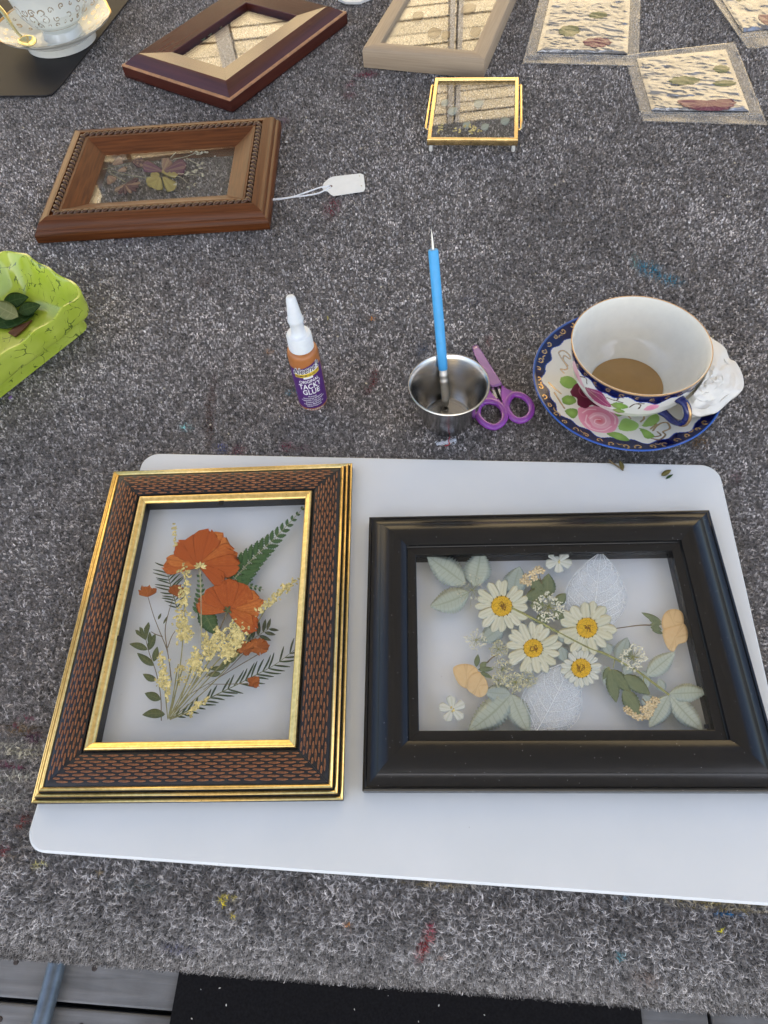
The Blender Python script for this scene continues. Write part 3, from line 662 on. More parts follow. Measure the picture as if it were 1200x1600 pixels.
FZC = .0004+.0085

# ---- mahogany frame
m_mah = wood_mat('mahogany_lacquer', (.050, .011, .007), (.080, .019, .011), .22, 0, (3, 60, 20), .5)
pbm = U(357, 148, .0215)[:2]; pbr = U(541, 10, .0215)[:2]; pbl = U(178, 99, .0215)[:2]
ex = pbr-pbm; HM = np.linalg.norm(ex); aM = math.atan2(ex[1], ex[0]); WM = HM; HM2 = abs((pbl-pbm)@np.array([-math.sin(aM), math.cos(aM)]))
cM = pbm+ex/2+np.array([-math.sin(aM), math.cos(aM)])*HM2/2
fm = thing('picture_frame', 'dark mahogany frame with wide smooth bevels and mirror-bright glass', 'picture frame', (*cM, .0004), aM)
RM = .046
pm_ = [(.0012, 0), (0, .002), (0, .0140), (.0005, .0150), (.0030, .0153), (.0036, .0160)]+arc(.0036, .0160, .0165, .0244, .0006, 5)+[(.0175, .0247)]+[(RM-.0006, .0200), (RM, .0194), (RM, 0)]
rm = rails(fm, WM, HM2, pm_, m_mah, 'rail', 25)
m_edge = mat('pale_edge', (.36, .17, .08), .35, var=.3)  # paler brown strip along the outer top edge of each rail
rails(None, WM, HM2, [(-.0002, .0140), (.0003, .0153), (.0030, .01565), (.0030, .0150), (.0008, .0138)], m_edge, 'edge_line', False, rm)
pane(fm, WM-2*RM+.006, HM2-2*RM+.006, .0150, m_glass); pane(fm, WM-2*RM+.006, HM2-2*RM+.006, .0125, m_glass)

# ---- pale raw-wood frame
m_raw = wood_mat('raw_beech', (.34, .255, .17), (.44, .34, .235), .55, 0, (5, 220, 60))
p0 = U(566, 76, .0215)[:2]; p1 = U(757, 93, .0215)[:2]
ex = p1-p0; WR = np.linalg.norm(ex); aR = math.atan2(ex[1], ex[0]); HR = .205
cR = p0+ex/2+np.array([-math.sin(aR), math.cos(aR)])*HR/2
fr = thing('picture_frame', 'pale unpainted wooden frame with flat rounded edges beside the plastic pouches', 'picture frame', (*cR, .0004), aR)
RR = .0175
pr_ = [(.0004, 0), (0, .0006), (0, .0190), (.0007, .0208), (.0022, .0216), (RR-.0014, .0216), (RR-.0003, .0209), (RR, .0195), (RR, 0)]
rails(fr, WR, HR, pr_, m_raw, 'rail', 40)
pane(fr, WR-2*RR+.006, HR-2*RR+.006, .0170, m_glass); pane(fr, WR-2*RR+.006, HR-2*RR+.006, .0145, m_glass)

# ---- brass easel frame
m_brass = mat('brass', (.88, .66, .32), .19, 1.0, var=.15, scale=200, rvar=.08)
m_bfoot = mat('clear_foot', (.7, .68, .62), .3)
cQ, aQ, WQ, HQ = fit_rect([(680, 122), (813, 121), (807, 219), (667, 218)], .013)
fq = thing('picture_frame', 'small brass edged glass frame standing on tiny feet behind the steel cup', 'picture frame', (*cQ, 0), aQ)
pq = [(0, .0070), (0, .0130), (.0004, .0135), (.0036, .0135), (.0040, .0130), (.0040, .0118), (.0032, .0116), (.0032, .0070)]
rails(fq, WQ, HQ, pq, m_brass, 'brass_edge', 40)
pane(fq, WQ-.0066, HQ-.0066, .0113, m_glass); pane(fq, WQ-.0066, HQ-.0066, .0090, m_glass)
for sx in (-1, 1):
    for sy in (-1, 1):
        f_ = MB(); f_.lathe([(0, .0002), (.0016, .0002), (.0022, .0014), (.0020, .0048), (.0015, .0069)], 12, (sx*(WQ/2-.004), sy*(HQ/2-.003)-(.0018 if sy < 0 else 0), 0)); f_.build('foot', m_bfoot, fq, 40)
    wv_ = MB(); xx = sx*(WQ/2+.0030)
    wv_.tube([(sx*(WQ/2-.0002), HQ*.40, .0105), (xx-.0008*sx, HQ*.41, .0105), (xx, HQ*.39, .0105), (xx+.0004*sx, -HQ*.1, .0095), (xx+.0004*sx, -HQ*.27, .0088), (xx-.0012*sx, -HQ*.28, .0085), (sx*(WQ/2-.0002), -HQ*.28, .0085)], .0013, 8); wv_.build('easel_wire', m_brass, fq, True)

# ================================================================== PRESSED PLANTS (all real pieces lying between the panes)
def wleaf(t): return np.sin(math.pi*np.clip(t, 0, 1)**.85)**.85
def wpet(t): return np.clip(t*1.05+.06, 0, 1)**.7*np.sqrt(np.clip(1-(np.clip(t-.72, 0, 1)/.285)**2, 0.02, 1))
def wdaisy(t): return np.minimum(np.clip(t*2.4+.28, 0, 1), 1)*np.sqrt(np.clip(1-(np.clip(t-.68, 0, 1)/.325)**2, 0.01, 1))
def wneedle(t): return np.clip(np.sin(math.pi*np.clip(t*.9+.08, 0, 1)), .08, 1)**.5
SH = {'leaf': wleaf, 'petal': wpet, 'daisy': wdaisy, 'needle': wneedle}
def blade(mb, base, tip, width, z, shape='leaf', serr=0.0, nser=14, bend=0.0, n=14, ragged=0.0, th=.00009, dome=.00008, na=5, notch=0.0, asym=0.0):
    """one flat leaf or petal; outline given in photo pixels, laid at height z"""
    b0 = np.array(base, float); t0 = np.array(tip, float); d = t0-b0; ln = np.hypot(*d); d /= ln; nrm = np.array([-d[1], d[0]])
    if serr: n = max(n, int(nser*2+1))
    t = np.linspace(0, 1, n); s = np.linspace(-1, 1, na); rnd = random.random()
    w = SH[shape](t)*width/2
    if serr: w = w*(1+1.5*serr*(np.where(np.arange(n) % 2, 1, -.6))*np.clip(t*4, 0, 1))
    sd = random.randint(0, 9999)
    rg = ragged*(vnoise(s*(6 if na > 9 else 4)+sd, s*0+sd, 3)-.5)*2-notch*np.exp(-(s/.25)**2)
    tt = t[:, None]*(1+rg[None]*np.clip((t[:, None]-.3)/.7, 0, 1)**2)
    ww = w[:, None]*s[None]*(1+asym*np.sign(s)[None])
    cx = b0[0]+d[0]*tt*ln+nrm[0]*(ww+bend*ln*np.sin(math.pi*t)[:, None]); cy = b0[1]+d[1]*tt*ln+nrm[1]*(ww+bend*ln*np.sin(math.pi*t)[:, None])
    zt = z+dome*(1-np.abs(s)[None]**2)*np.ones((n, 1))+.00003*np.sin(t*17+sd)[:, None]
    top = U(cx, cy, zt); bot = U(cx[:, 1:-1:max(1, na-3)], cy[:, 1:-1:max(1, na-3)], z-th)
    col = np.stack([np.broadcast_to(t[:, None], (n, na)), np.broadcast_to((s[None]+1)/2, (n, na)), np.full((n, na), rnd), np.ones((n, na))], -1)
    cb = np.stack([np.broadcast_to(t[:, None], bot.shape[:2]), np.full(bot.shape[:2], .5), np.full(bot.shape[:2], rnd), np.ones(bot.shape[:2])], -1)
    mb.grid(np.concatenate([top, bot[:, ::-1]], 1), False, True, np.concatenate([col, cb[:, ::-1]], 1), flip=True)
    return mb
def smoothpath(pts, k=6):
    p = np.array(pts, float)
    if len(p) < 3: return np.array([p[0]+(p[-1]-p[0])*t for t in np.linspace(0, 1, k)])
    out = []
    q = np.concatenate([[2*p[0]-p[1]], p, [2*p[-1]-p[-2]]])
    for i in range(1, len(q)-2):
        for t in np.linspace(0, 1, k, endpoint=False):
            a, b2, c, d = q[i-1], q[i], q[i+1], q[i+2]
            out.append(.5*((2*b2)+(-a+c)*t+(2*a-5*b2+4*c-d)*t*t+(-a+3*b2-3*c+d)*t**3))
    out.append(p[-1]); return np.array(out)
def stem(mb, pts, r, z, n=5, taper=.6, k=5):
    p = smoothpath(pts, k); m_ = len(p)
    mb.tube(U(p[:, 0], p[:, 1], z), np.linspace(r, r*taper, m_), n, col=(.5, .5, random.random(), 1), squash=.5); return mb
def plant(name, label, cat, px, z, group=None):
    p = U(px[0], px[1], z); return thing(name, label, cat, tuple(p), None, group)
G1 = 'pressed flowers in the woven frame'; G2 = 'pressed flowers in the black frame'; G3 = 'pressed flowers in the carved frame'
H = hexc
mp_orange = plant_mat('orange_petal', (.78, .29, .065), (.46, .10, .020), (.36, .07, .015), 24, rough=.6, thin=.15, streak=True)
mp_orange2 = plant_mat('dry_orange', (.56, .18, .045), (.32, .09, .02), (.22, .06, .015), 12, thin=.1, streak=True)
mp_fern = plant_mat('fern_green', (.085, .17, .055), (.045, .105, .035), (.14, .22, .1), 6, thin=.15)
mp_needle = plant_mat('needle_green', (.07, .10, .045), (.04, .065, .028), (.10, .12, .06), 3, thin=.05)
mp_olive = plant_mat('olive_leaf', (.15, .17, .07), (.08, .10, .04), (.22, .22, .11), 6, thin=.1)
mp_dark = plant_mat('dark_leaf', (.075, .085, .04), (.045, .055, .025), (.11, .11, .06), 6, thin=.05)
mp_green = plant_mat('leaf_green', (.10, .16, .06), (.06, .11, .04), (.17, .21, .09), 5, thin=.1)
mp_stem = mat('dry_stem', (.27, .25, .10), .7, var=.3, scale=300); mp_bstem = mat('brown_stem', (.17, .125, .06), .7, var=.3, scale=300)
mp_pstem = mat('pale_stem', (.38, .36, .22), .7, var=.2, scale=300); mp_gstem = mat('green_stem', (.30, .30, .11), .7, var=.25, scale=300)
mp_gold = mat('goldenrod', (.52, .42, .14), .8, var=.4, scale=500, col2=(.70, .60, .27))
mp_pale = plant_mat('silver_leaf', (.66, .70, .60), (.54, .59, .48), (.36, .40, .25), 11, 4.0, thin=.3, grain=.2)
mp_pale2 = plant_mat('grey_leaf', (.56, .61, .55), (.46, .52, .45), (.36, .41, .30), 11, 4.0, thin=.3, grain=.2)
mp_sage = plant_mat('sage_leaf', (.24, .27, .15), (.16, .19, .10), (.23, .26, .14), 6, thin=.1)
mp_white = plant_mat('daisy_petal', (.88, .87, .72), (.80, .79, .60), (.66, .64, .42), 9, thin=.3, grain=.15, streak=True)
mp_wht2 = plant_mat('white_petal', (.88, .88, .80), (.80, .81, .70), (.62, .64, .48), 8, thin=.3, grain=.15, streak=True)
mp_disc = mat('daisy_disc', (.55, .27, .015), .75, var=.45, scale=1200, bump=1, bscale=2500, col2=(.80, .45, .03))
mp_rim = mat('daisy_disc_rim', (.80, .48, .04), .75, var=.3, scale=1500)
mp_sep = mat('daisy_sepal', (.12, .11, .03), .8); mp_mark = mat('disc_scar', (.20, .075, .02), .8)
mp_lace = mat('lace_floret', (.72, .70, .54), .75, var=.2, scale=900); mp_lace2 = mat('cream_floret', (.52, .50, .32), .75, var=.3, scale=900)
mp_peach = plant_mat('peach_petal', (.86, .68, .40), (.78, .55, .28), (.64, .42, .2), 7, thin=.25, grain=.25, streak=True)
mp_peachf = mat('peach_floret', (.62, .44, .22), .75, var=.35, scale=700, col2=(.76, .62, .38))

def one(name, m, parent, fn, smooth=True):
    b_ = MB(); fn(b_); return b_.build(name, m, parent, smooth)
def flower(label, name, cen, tips, z, m, cal=None, group=None, ragged=.10, na=15, shape='petal', step=.00009):
    t_ = plant(name, label, 'flower', cen, z, group)
    for k, (tx, ty, w) in enumerate(tips):
        one('petal', m, t_, lambda b_: blade(b_, cen, (tx, ty), w, z+k*step, shape, n=12, ragged=ragged, na=na, bend=random.uniform(-.03, .03)))
    return t_

# ---------- in the woven frame
zB = BZ+.00772
# ferns and needles first (lowest layer)
def fern(label, path, plen, z, pairs, group, m=mp_fern, w=5.0, taper=True, lead=.12, ang=48):
    p = smoothpath(path, 10); L_ = np.r_[0, np.cumsum(np.hypot(*np.diff(p, axis=0).T))]; tot = L_[-1]
    t_ = plant('fern_frond', label, 'fern', path[-1], z, group)
    one('rachis', mp_pstem, t_, lambda b_: stem(b_, path[::-1], .00042, z, 5, .5))
    for i in range(pairs):
        f_ = lead+(1-lead)*(i+.5)/pairs; q = np.array([np.interp(f_*tot, L_, p[:, k]) for k in (0, 1)]); q2 = np.array([np.interp(max(0, f_*tot-3), L_, p[:, k]) for k in (0, 1)])
        d = q2-q; d /= max(np.hypot(*d), 1e-6)
        ln = max(5.5, plen*(f_**.9)) if taper else plen*(1 if taper else math.sin(math.pi*min(f_*.8+.15, 1)))
        for sgn in (-1, 1):
            a = math.radians(ang)*sgn; dd = np.array([d[0]*math.cos(a)-d[1]*math.sin(a), d[0]*math.sin(a)+d[1]*math.cos(a)])
            def pin(b_):
                tp = q+dd*ln
                if True: blade(b_, q-dd*.5, tp, 2.0+ln*.26, z+.00003, 'leaf', serr=.26, nser=max(3, int(ln/3.4)), na=5, bend=.04*sgn); return
                stem(b_, [q, tp], .00012, z, 4, .4, 3)
                m_ = max(3, int(ln/4.2))
                for j in range(m_):
                    g_ = (j+.6)/(m_+.4); qq = q+dd*ln*g_; l2 = max(4.2, ln*.42*(1-g_*.75))
                    for s2 in (-1, 1):
                        a2 = math.radians(36)*s2; e_ = np.array([dd[0]*math.cos(a2)-dd[1]*math.sin(a2), dd[0]*math.sin(a2)+dd[1]*math.cos(a2)])
                        blade(b_, qq, qq+e_*l2, max(2.0, l2*.40), z+.00002, 'leaf', n=6, na=3)
                blade(b_, q+dd*ln*.85, q+dd*ln*1.06, 2.6, z+.00003, 'leaf', n=5, na=3)
            one('pinna', m, t_, pin)
fern('long green pressed fern frond reaching into the corner beside the upper orange flower', [(478, 789), (457, 812), (425, 845), (392, 876), (356, 916)], 38, zB, 15, G1, lead=.02, ang=38)
fern('short green pressed fern tip hanging under the upper orange flower', [(310, 888), (313, 915), (313, 945), (312, 962)], 17, zB, 8, G1, ang=52)
fern('small dark fern bit showing right of the lower orange flower', [(412, 922), (396, 917), (380, 914)], 9, zB, 4, G1)
def needles(label, path, ln, z, pairs, lead=.03, ang=55, w=3.0, lens=None, name='conifer_sprig'):
    p = smoothpath(path, 10); L_ = np.r_[0, np.cumsum(np.hypot(*np.diff(p, axis=0).T))]; tot = L_[-1]
    t_ = plant(name, label, 'sprig', path[-1], z, G1)
    one('twig', mp_gstem if False else mp_olive_twig, t_, lambda b_: stem(b_, path[::-1], .00040, z, 5, .4))
    for i in range(pairs):
        f_ = lead+(1-lead)*(i+.5)/pairs; q = np.array([np.interp(f_*tot, L_, p[:, k]) for k in (0, 1)]); q2 = np.array([np.interp(max(0, f_*tot-4), L_, p[:, k]) for k in (0, 1)])
        d = q2-q; d /= max(np.hypot(*d), 1e-6)
        l_ = ln*(.45+.55*math.sin(math.pi*min(.15+f_*.8, 1)))*random.uniform(.85, 1.12)
        for sgn in (-1, 1):
            if random.random() < .06: continue
            a = math.radians(ang+random.uniform(-6, 6))*sgn; dd = np.array([d[0]*math.cos(a)-d[1]*math.sin(a), d[0]*math.sin(a)+d[1]*math.cos(a)])
            one('needle', mp_needle, t_, lambda b_: blade(b_, q+dd*.4, q+dd*l_, w, z+.00004, 'needle', n=6, na=3, bend=random.uniform(-.04, .04)))
mp_olive_twig = mat('green_twig', (.16, .17, .07), .7, var=.25, scale=300)
needles('flat dark conifer sprig spreading left behind the upper orange flower', [(259, 880), (264, 905), (271, 930), (277, 952)], 25, zB, 13, ang=62, w=2.4)
needles('long dark conifer sprig running along to the gold edge below the orange buds', [(462, 1014), (432, 1037), (401, 1054), (368, 1071), (335, 1087), (300, 1107), (270, 1121)], 30, zB, 21, ang=36, w=3.0)
# broad green leaf behind the lower flower
t_ = plant('leaf', 'broad green pressed leaf tucked under the lower orange flower', 'leaf', (316, 951), zB, G1)
one('leaf_blade', mp_green, t_, lambda b_: blade(b_, (314, 948), (337, 992), 29, zB+.00004, 'leaf', serr=.05, nser=9))
# compound leaf right
t_ = plant('leaf_sprig', 'dark pinnate leaf sprig behind the two orange buds', 'sprig', (330, 1065), zB, G1)
one('twig', mp_bstem, t_, lambda b_: stem(b_, [(322, 1058), (352, 1036), (385, 1006), (405, 992), (421, 982)], .0003, zB+.00002))
for bx, by, tx, ty, w in ((388, 1003, 389, 982, 7), (394, 999, 397, 977, 6.5), (403, 993, 405, 971, 6.5), (411, 988, 415, 967, 6), (417, 984, 423, 966, 5.5), (420, 983, 436, 985, 5), (413, 988, 431, 992, 6), (405, 993, 424, 1001, 6.5),
                          (380, 1012, 366, 1024, 9), (376, 1020, 357, 1030, 8), (370, 1026, 352, 1037, 9), (360, 1032, 341, 1045, 9), (352, 1044, 326, 1045, 8), (345, 1052, 323, 1055, 9)):
    one('leaflet', mp_dark if tx > 385 else mp_olive, t_, lambda b_: blade(b_, (bx, by), (tx, ty), w, zB+.00006, 'leaf', n=9))
# leafy sprig left
t_ = plant('leaf_sprig', 'olive leafy sprig with a dried bell flower along the left of the bouquet', 'sprig', (251, 1125), zB, G1)
one('twig', mp_bstem, t_, lambda b_: stem(b_, [(252, 1126), (251, 1088), (244, 1051), (233, 1020), (227, 995)], .00034, zB+.00004))
for bx, by, tx, ty, w in ((231, 1015, 202, 1006, 11), (232, 1016, 243, 990, 11), (240, 1034, 246, 1010, 10), (241, 1040, 214, 1020, 12), (245, 1063, 223, 1053, 11), (251, 1093, 226, 1083, 14), (258, 1116, 222, 1117, 15), (233, 1006, 234, 987, 7)):
    one('leaf', mp_olive, t_, lambda b_: blade(b_, (bx, by), (tx, ty), w, zB+.0001, 'leaf', n=12, bend=random.uniform(-.05, .05)))
for tx, ty in ((212, 985), (219, 981), (228, 978), (232, 974)):
    one('bell_petal', mp_olive, t_, lambda b_: blade(b_, (228, 1000), (tx, ty), 7, zB+.00012, 'petal', n=8, ragged=.1))
# branching bud stalk left
t_ = plant('bud_stalk', 'thin brown stalk carrying two dried orange buds at the left', 'flower', (268, 1064), zB, G1)
one('stalk', mp_bstem, t_, lambda b_: [stem(b_, pp, .00036, zB+.00008) for pp in ([(268, 1066), (262, 1020), (250, 988), (240, 962), (231, 932)], [(262, 1020), (258, 985), (264, 955), (272, 930)], [(254, 995), (243, 991), (236, 987)], [(262, 1012), (268, 995), (275, 984)])])
for bx, by, tx, ty, w in ((247, 968, 252, 958, 4), (255, 975, 262, 962, 3)):
    one('leaf', mp_olive, t_, lambda b_: blade(b_, (bx, by), (tx, ty), w, zB+.0001, 'leaf', n=7, na=3))
for c_, dirs in (((231, 932), ((217, 923, 12), (224, 916, 13), (234, 915, 12), (243, 921, 10))), ((274, 930), ((265, 919, 12), (272, 914, 14), (281, 914, 13), (290, 920, 12), (283, 930, 10)))):
    for tx, ty, w in dirs: one('petal', mp_orange2, t_, lambda b_: blade(b_, c_, (tx, ty), w, zB+.00016+random.random()*.00006, 'petal', n=8, ragged=.15))
# cosmos
A1 = (313, 884)
f1 = flower('upper orange pressed cosmos with ruffled overlapping petals', 'cosmos_flower', A1, [(257, 886, 30), (262, 874, 22), (279, 846, 44), (305, 837, 46), (349, 838, 46), (327, 831, 50), (367, 862, 42), (371, 884, 42), (347, 908, 29)], zB+.00022, mp_orange, group=G1)
one('calyx', mp_gold, f1, lambda b_: [blade(b_, (313, 885), (313+11*math.cos(a), 885+8*math.sin(a)), 4, zB+.00110, 'leaf', n=5, na=3) for a in np.linspace(2.6, 6.8, 7)])
one('stem', mp_pstem, f1, lambda b_: stem(b_, [(313, 886), (314, 930), (315, 1015)], .00055, zB+.00018, taper=.9))
A2 = (357, 952)
f2 = flower('lower orange pressed cosmos overlapping the flower above it', 'cosmos_flower', A2, [(311, 940, 40), (326, 922, 40), (404, 957, 36), (407, 936, 42), (383, 916, 48), (353, 908, 46), (402, 983, 36), (393, 977, 30)], zB+.00030, mp_orange, group=G1)
one('calyx', mp_olive, f2, lambda b_: [blade(b_, (357, 953), (357+9*math.cos(a), 953+7*math.sin(a)), 4, zB+.00112, 'leaf', n=5, na=3) for a in np.linspace(1.0, 5.0, 5)])
one('stem', mp_bstem, f2, lambda b_: stem(b_, [(357, 954), (350, 968), (343, 984)], .00045, zB+.0002, taper=.9))
# round orange buds at right
for lab, c_, r, st_ in (('crumpled orange bud beside the darker bud at the stalk end', (407, 1009), 14, [(404, 1022), (365, 1045), (324, 1069), (289, 1089)]), ('orange bud tucked against the yellow flower heads', (384, 1012), 12, [(380, 1022), (350, 1052), (318, 1078)]), ('small lone orange bud over the long conifer sprig', (397, 1065), 10, [(388, 1068), (355, 1069), (324, 1069)])):
    t_ = plant('dried_bud', lab, 'bud', c_, zB, G1)
    for k in range(7):
        a = k*.9+random.random(); one('petal', mp_orange2, t_, lambda b_: blade(b_, (c_[0]-r*.4*math.cos(a), c_[1]-r*.4*math.sin(a)), (c_[0]+r*math.cos(a), c_[1]+r*.9*math.sin(a)), r*1.2, zB+.00024+k*.00004, 'petal', n=7, ragged=.2))
    one('stalk', mp_bstem, t_, lambda b_: stem(b_, st_, .0003, zB+.0001))
# goldenrod heads
def florets(mb, pts, r, z, dens=1.0, spread=6, rz=.00045):
    p = smoothpath(pts, 8) if len(pts) > 1 else np.array(pts)
    for q in p:
        for _ in range(max(1, int(round(2.2*dens)))):
            x, y = q[0]+random.gauss(0, spread*.5), q[1]+random.gauss(0, spread*.5)
            w = U(x, y, z+random.random()*.0002); rr = r*random.uniform(.7, 1.25)
            for k in range(3):
                a = random.uniform(0, 6.28); mb.ball((w[0]+rr*.6*math.cos(a), w[1]+rr*.6*math.sin(a), w[2]+random.random()*.0003), rr*.75, 6, 4, rz=rz)
GOLD = [
 ('thin upright goldenrod tip rising past the left side of the upper orange flower', [[(271, 819), (273, 835), (275, 852)]], .0007, 4, .8, [[(275, 853), (283, 880)]]),
 ('tall dense goldenrod spike in the middle of the bouquet', [[(287, 886), (292, 914), (287, 935), (283, 953)], [(281, 955), (283, 985), (278, 1000)], [(295, 960), (294, 985), (290, 1000)], [(284, 970), (292, 990)]], .0010, 9, 1.2, [[(290, 890), (288, 950), (284, 1020), (275, 1080), (265, 1122)]]),
 ('goldenrod spray pointing to the gold edge right of the lower orange flower', [[(464, 905), (445, 919), (428, 935), (416, 946), (404, 958)], [(455, 912), (438, 926), (424, 944)]], .0009, 7, 1.1, [[(460, 908), (420, 945), (395, 985), (340, 1060), (270, 1122)]]),
 ('largest yellow goldenrod head just under the lower orange flower', [[(340, 985), (337, 1000), (335, 1018)], [(352, 988), (352, 1005), (350, 1026)], [(365, 990), (363, 1008), (357, 1030)], [(377, 978), (375, 996), (369, 1014)], [(360, 978), (372, 990)], [(345, 1012), (365, 1018)]], .0011, 9, 1.25, [[(352, 1020), (325, 1050), (266, 1122)], [(368, 1010), (335, 1050), (268, 1122)], [(340, 1010), (310, 1060), (266, 1122)]]),
 ('yellow goldenrod clump between the pale stem and the largest head', [[(323, 996), (324, 1010), (325, 1024)], [(330, 1014), (320, 1030)], [(305, 1017), (308, 1030), (304, 1042)], [(298, 1032), (312, 1045)]], .0010, 8, 1.2, [[(324, 1015), (300, 1065), (264, 1122)], [(304, 1030), (290, 1070), (264, 1122)]]),
 ('small goldenrod spike leaning over the olive leafy sprig', [[(253, 1023), (255, 1043), (252, 1060)], [(246, 1064), (258, 1072), (262, 1090)], [(258, 1050), (262, 1070)]], .0009, 7, 1.2, [[(254, 1030), (258, 1080), (262, 1122)]]),
 ('little goldenrod tip at the foot of the bouquet beside the conifer sprig', [[(325, 1090), (308, 1103), (296, 1117)], [(316, 1098), (302, 1108)]], .0008, 5, .9, [[(322, 1093), (296, 1112), (266, 1124)]]),
 ('fine greenish unopened goldenrod filling the middle of the stems', [[(275, 1050), (285, 1040), (295, 1050)], [(300, 1055), (312, 1050)], [(280, 1065), (292, 1062)], [(318, 1045), (326, 1052)]], .0006, 9, .8, [[(285, 1045), (272, 1090), (264, 1123)], [(312, 1052), (290, 1090), (265, 1124)], [(278, 1040), (270, 1090), (262, 1124)], [(300, 1040), (283, 1090), (266, 1125)]]),
]
for k, (lab, paths, r, sp_, de, stems) in enumerate(GOLD):
    t_ = plant('goldenrod', lab, 'flower', stems[0][-1], zB, G1)
    one('stem', mp_stem, t_, lambda b_: [stem(b_, pp, .0005, zB+.0002+.00003*k) for pp in stems])
    stuff(one('florets', mp_gold, t_, lambda b_: [florets(b_, pp, r, zB+.00030+.00002*k, de, sp_) for pp in paths]))

# ---------- in the black frame
zK = BZ+.00772
def lone(name, label, m, base, tip, w, z, serr=.09, nser=17, group=G2, **kw):
    b_ = MB(); blade(b_, base, tip, w, z, 'leaf', serr=serr, nser=nser, **kw)
    p = U(base[0], base[1], z); me = b_.mesh(name, True, tuple(p)); me.materials.append(m)
    o = bpy.data.objects.new(name, me); COL.objects.link(o); o.location = tuple(p); tag(o, label, 'leaf', group); return o
# skeleton leaves
m_skel, nt, b_ = nodes('skeleton_leaf')
tc = N(nt, 'TexCoord'); vo = N(nt, 'TexVoronoi', feature='DISTANCE_TO_EDGE'); vo.inputs['Scale'].default_value = 900; L(nt, tc.outputs['Object'], vo.inputs['Vector'])
lt = N(nt, 'MapRange'); lt.inputs[1].default_value = .02; lt.inputs[2].default_value = .14; lt.inputs[3].default_value = .40; lt.inputs[4].default_value = .09; L(nt, vo.outputs['Distance'], lt.inputs[0])
b_.inputs['Base Color'].default_value = (.84, .88, .88, 1); b_.inputs['Roughness'].default_value = .7
tr = N(nt, 'BsdfTransparent'); mx = N(nt, 'MixShader'); L(nt, lt.outputs[0], mx.inputs[0]); L(nt, tr.outputs[0], mx.inputs[1]); L(nt, b_.outputs[0], mx.inputs[2]); L(nt, mx.outputs[0], nt.nodes['Material Output'].inputs[0])
m_svein = mat('skeleton_vein', (.84, .87, .86), .7, var=.05)
def skeleton(label, base, tip, w, z, bend=0.0):
    t_ = plant('skeleton_leaf', label, 'leaf', base, z, G2)
    one('leaf_net', m_skel, t_, lambda q_: blade(q_, base, tip, w, z, 'leaf', n=24, na=7, bend=bend, dome=.00003))
    b0, t0 = np.array(base, float), np.array(tip, float); d = t0-b0; ln = np.hypot(*d); d /= ln; nr = np.array([-d[1], d[0]])
    def P(t, s): return b0+d*ln*t+nr*(wleaf(np.array(t))*w/2*s+bend*ln*math.sin(math.pi*t))
    def vv(q_):
        stem(q_, [P(t, 0) for t in (0, .3, .6, .98)], .00034, z+.00012, 5, .3)
        for t in (.08, .2, .34, .48, .62, .75):
            for s in (-1, 1): stem(q_, [P(t, 0), P(min(t+.10, .97), s*.45), P(min(t+.24, .985), s*.86), P(min(t+.33, .99), s*.88)], .00017, z+.0001, 4, .45)
        for s in (-1, 1): stem(q_, [P(t, s*.985) for t in np.linspace(.02, .99, 9)], .00014, z+.00008, 4, 1, 3)
    one('veins', m_svein, t_, vv)
skeleton('large white skeleton leaf standing behind the daisy under the top rail', (925, 990), (939, 863), 98, zK)
skeleton('white skeleton leaf below the smallest daisy, cut off by the bottom rail', (833, 1152), (893, 1033), 96, zK, .02)
PALE = [((727, 912), (667, 868), 40, 'pale serrated leaf pointing into the corner of the black frame', 0), ((741, 916), (752, 860), 41, 'pale serrated leaf standing against the top rail beside the corner leaf', 0), ((733, 926), (672, 948), 38, 'pale serrated leaf spreading left below the corner leaf', 0),
 ((802, 930), (812, 885), 36, 'greyish serrated leaf showing above the daisy beside the peach blossoms', 1), ((785, 978), (752, 1003), 30, 'greyish serrated leaf half hidden between two daisies', 1), ((799, 1085), (731, 1143), 44, 'pale serrated leaf slanting down to the bottom rail', 0),
 ((799, 1085), (827, 1146), 34, 'pale serrated leaf running into the white skeleton leaf', 0), ((797, 1084), (757, 1080), 30, 'pale serrated leaf tucked under the peach bud', 1), ((1010, 1056), (1055, 1019), 29, 'pale serrated leaf beside the white lace cluster near the right rail', 0),
 ((1046, 1084), (1105, 1081), 29, 'pale serrated leaf reaching the right rail', 0), ((1047, 1087), (1099, 1142), 32, 'pale serrated leaf pointing into the lower corner of the black frame', 0), ((1045, 1086), (1015, 1137), 31, 'pale serrated leaf beside the lower peach blossoms', 0),
 ((966, 1034), (980, 996), 28, 'greyish serrated leaf behind the white lace cluster on the stem', 1), ((1036, 1080), (1030, 1060), 17, 'tiny greyish leaf on the stem above the stem fork', 1), ((1004, 1048), (1012, 1076), 16, 'tiny greyish leaf under the stem near the sage leaves', 1), ((985, 1040), (975, 1054), 18, 'tiny greyish leaf beneath the white lace cluster', 1), ((953, 1022), (944, 1005), 20, 'small greyish leaf beside the smallest daisy', 1), ((948, 1040), (944, 1070), 15, 'small greyish leaf left of the sage leaf spray', 1), ((1006, 1086), (1018, 1104), 20, 'small greyish leaf just above the lower peach blossoms', 1), ((888, 1000), (872, 985), 26, 'greyish leaf between the three larger daisies', 1), ((876, 1010), (884, 1036), 18, 'small greyish leaf left of the smallest daisy', 1)]
for k, (b0, t0, w, lab, kd) in enumerate(PALE):
    lone('serrated_leaf', lab, mp_pale2 if kd else mp_pale, b0, t0, w, zK+.00006+.00001*(k % 5), nser=16 if w > 25 else 9, bend=random.uniform(-.04, .04))
t_ = plant('leafy_sprig', 'olive stem running slantwise between the daisies to the leaf fork', 'sprig', (1045, 1085), zK, G2)
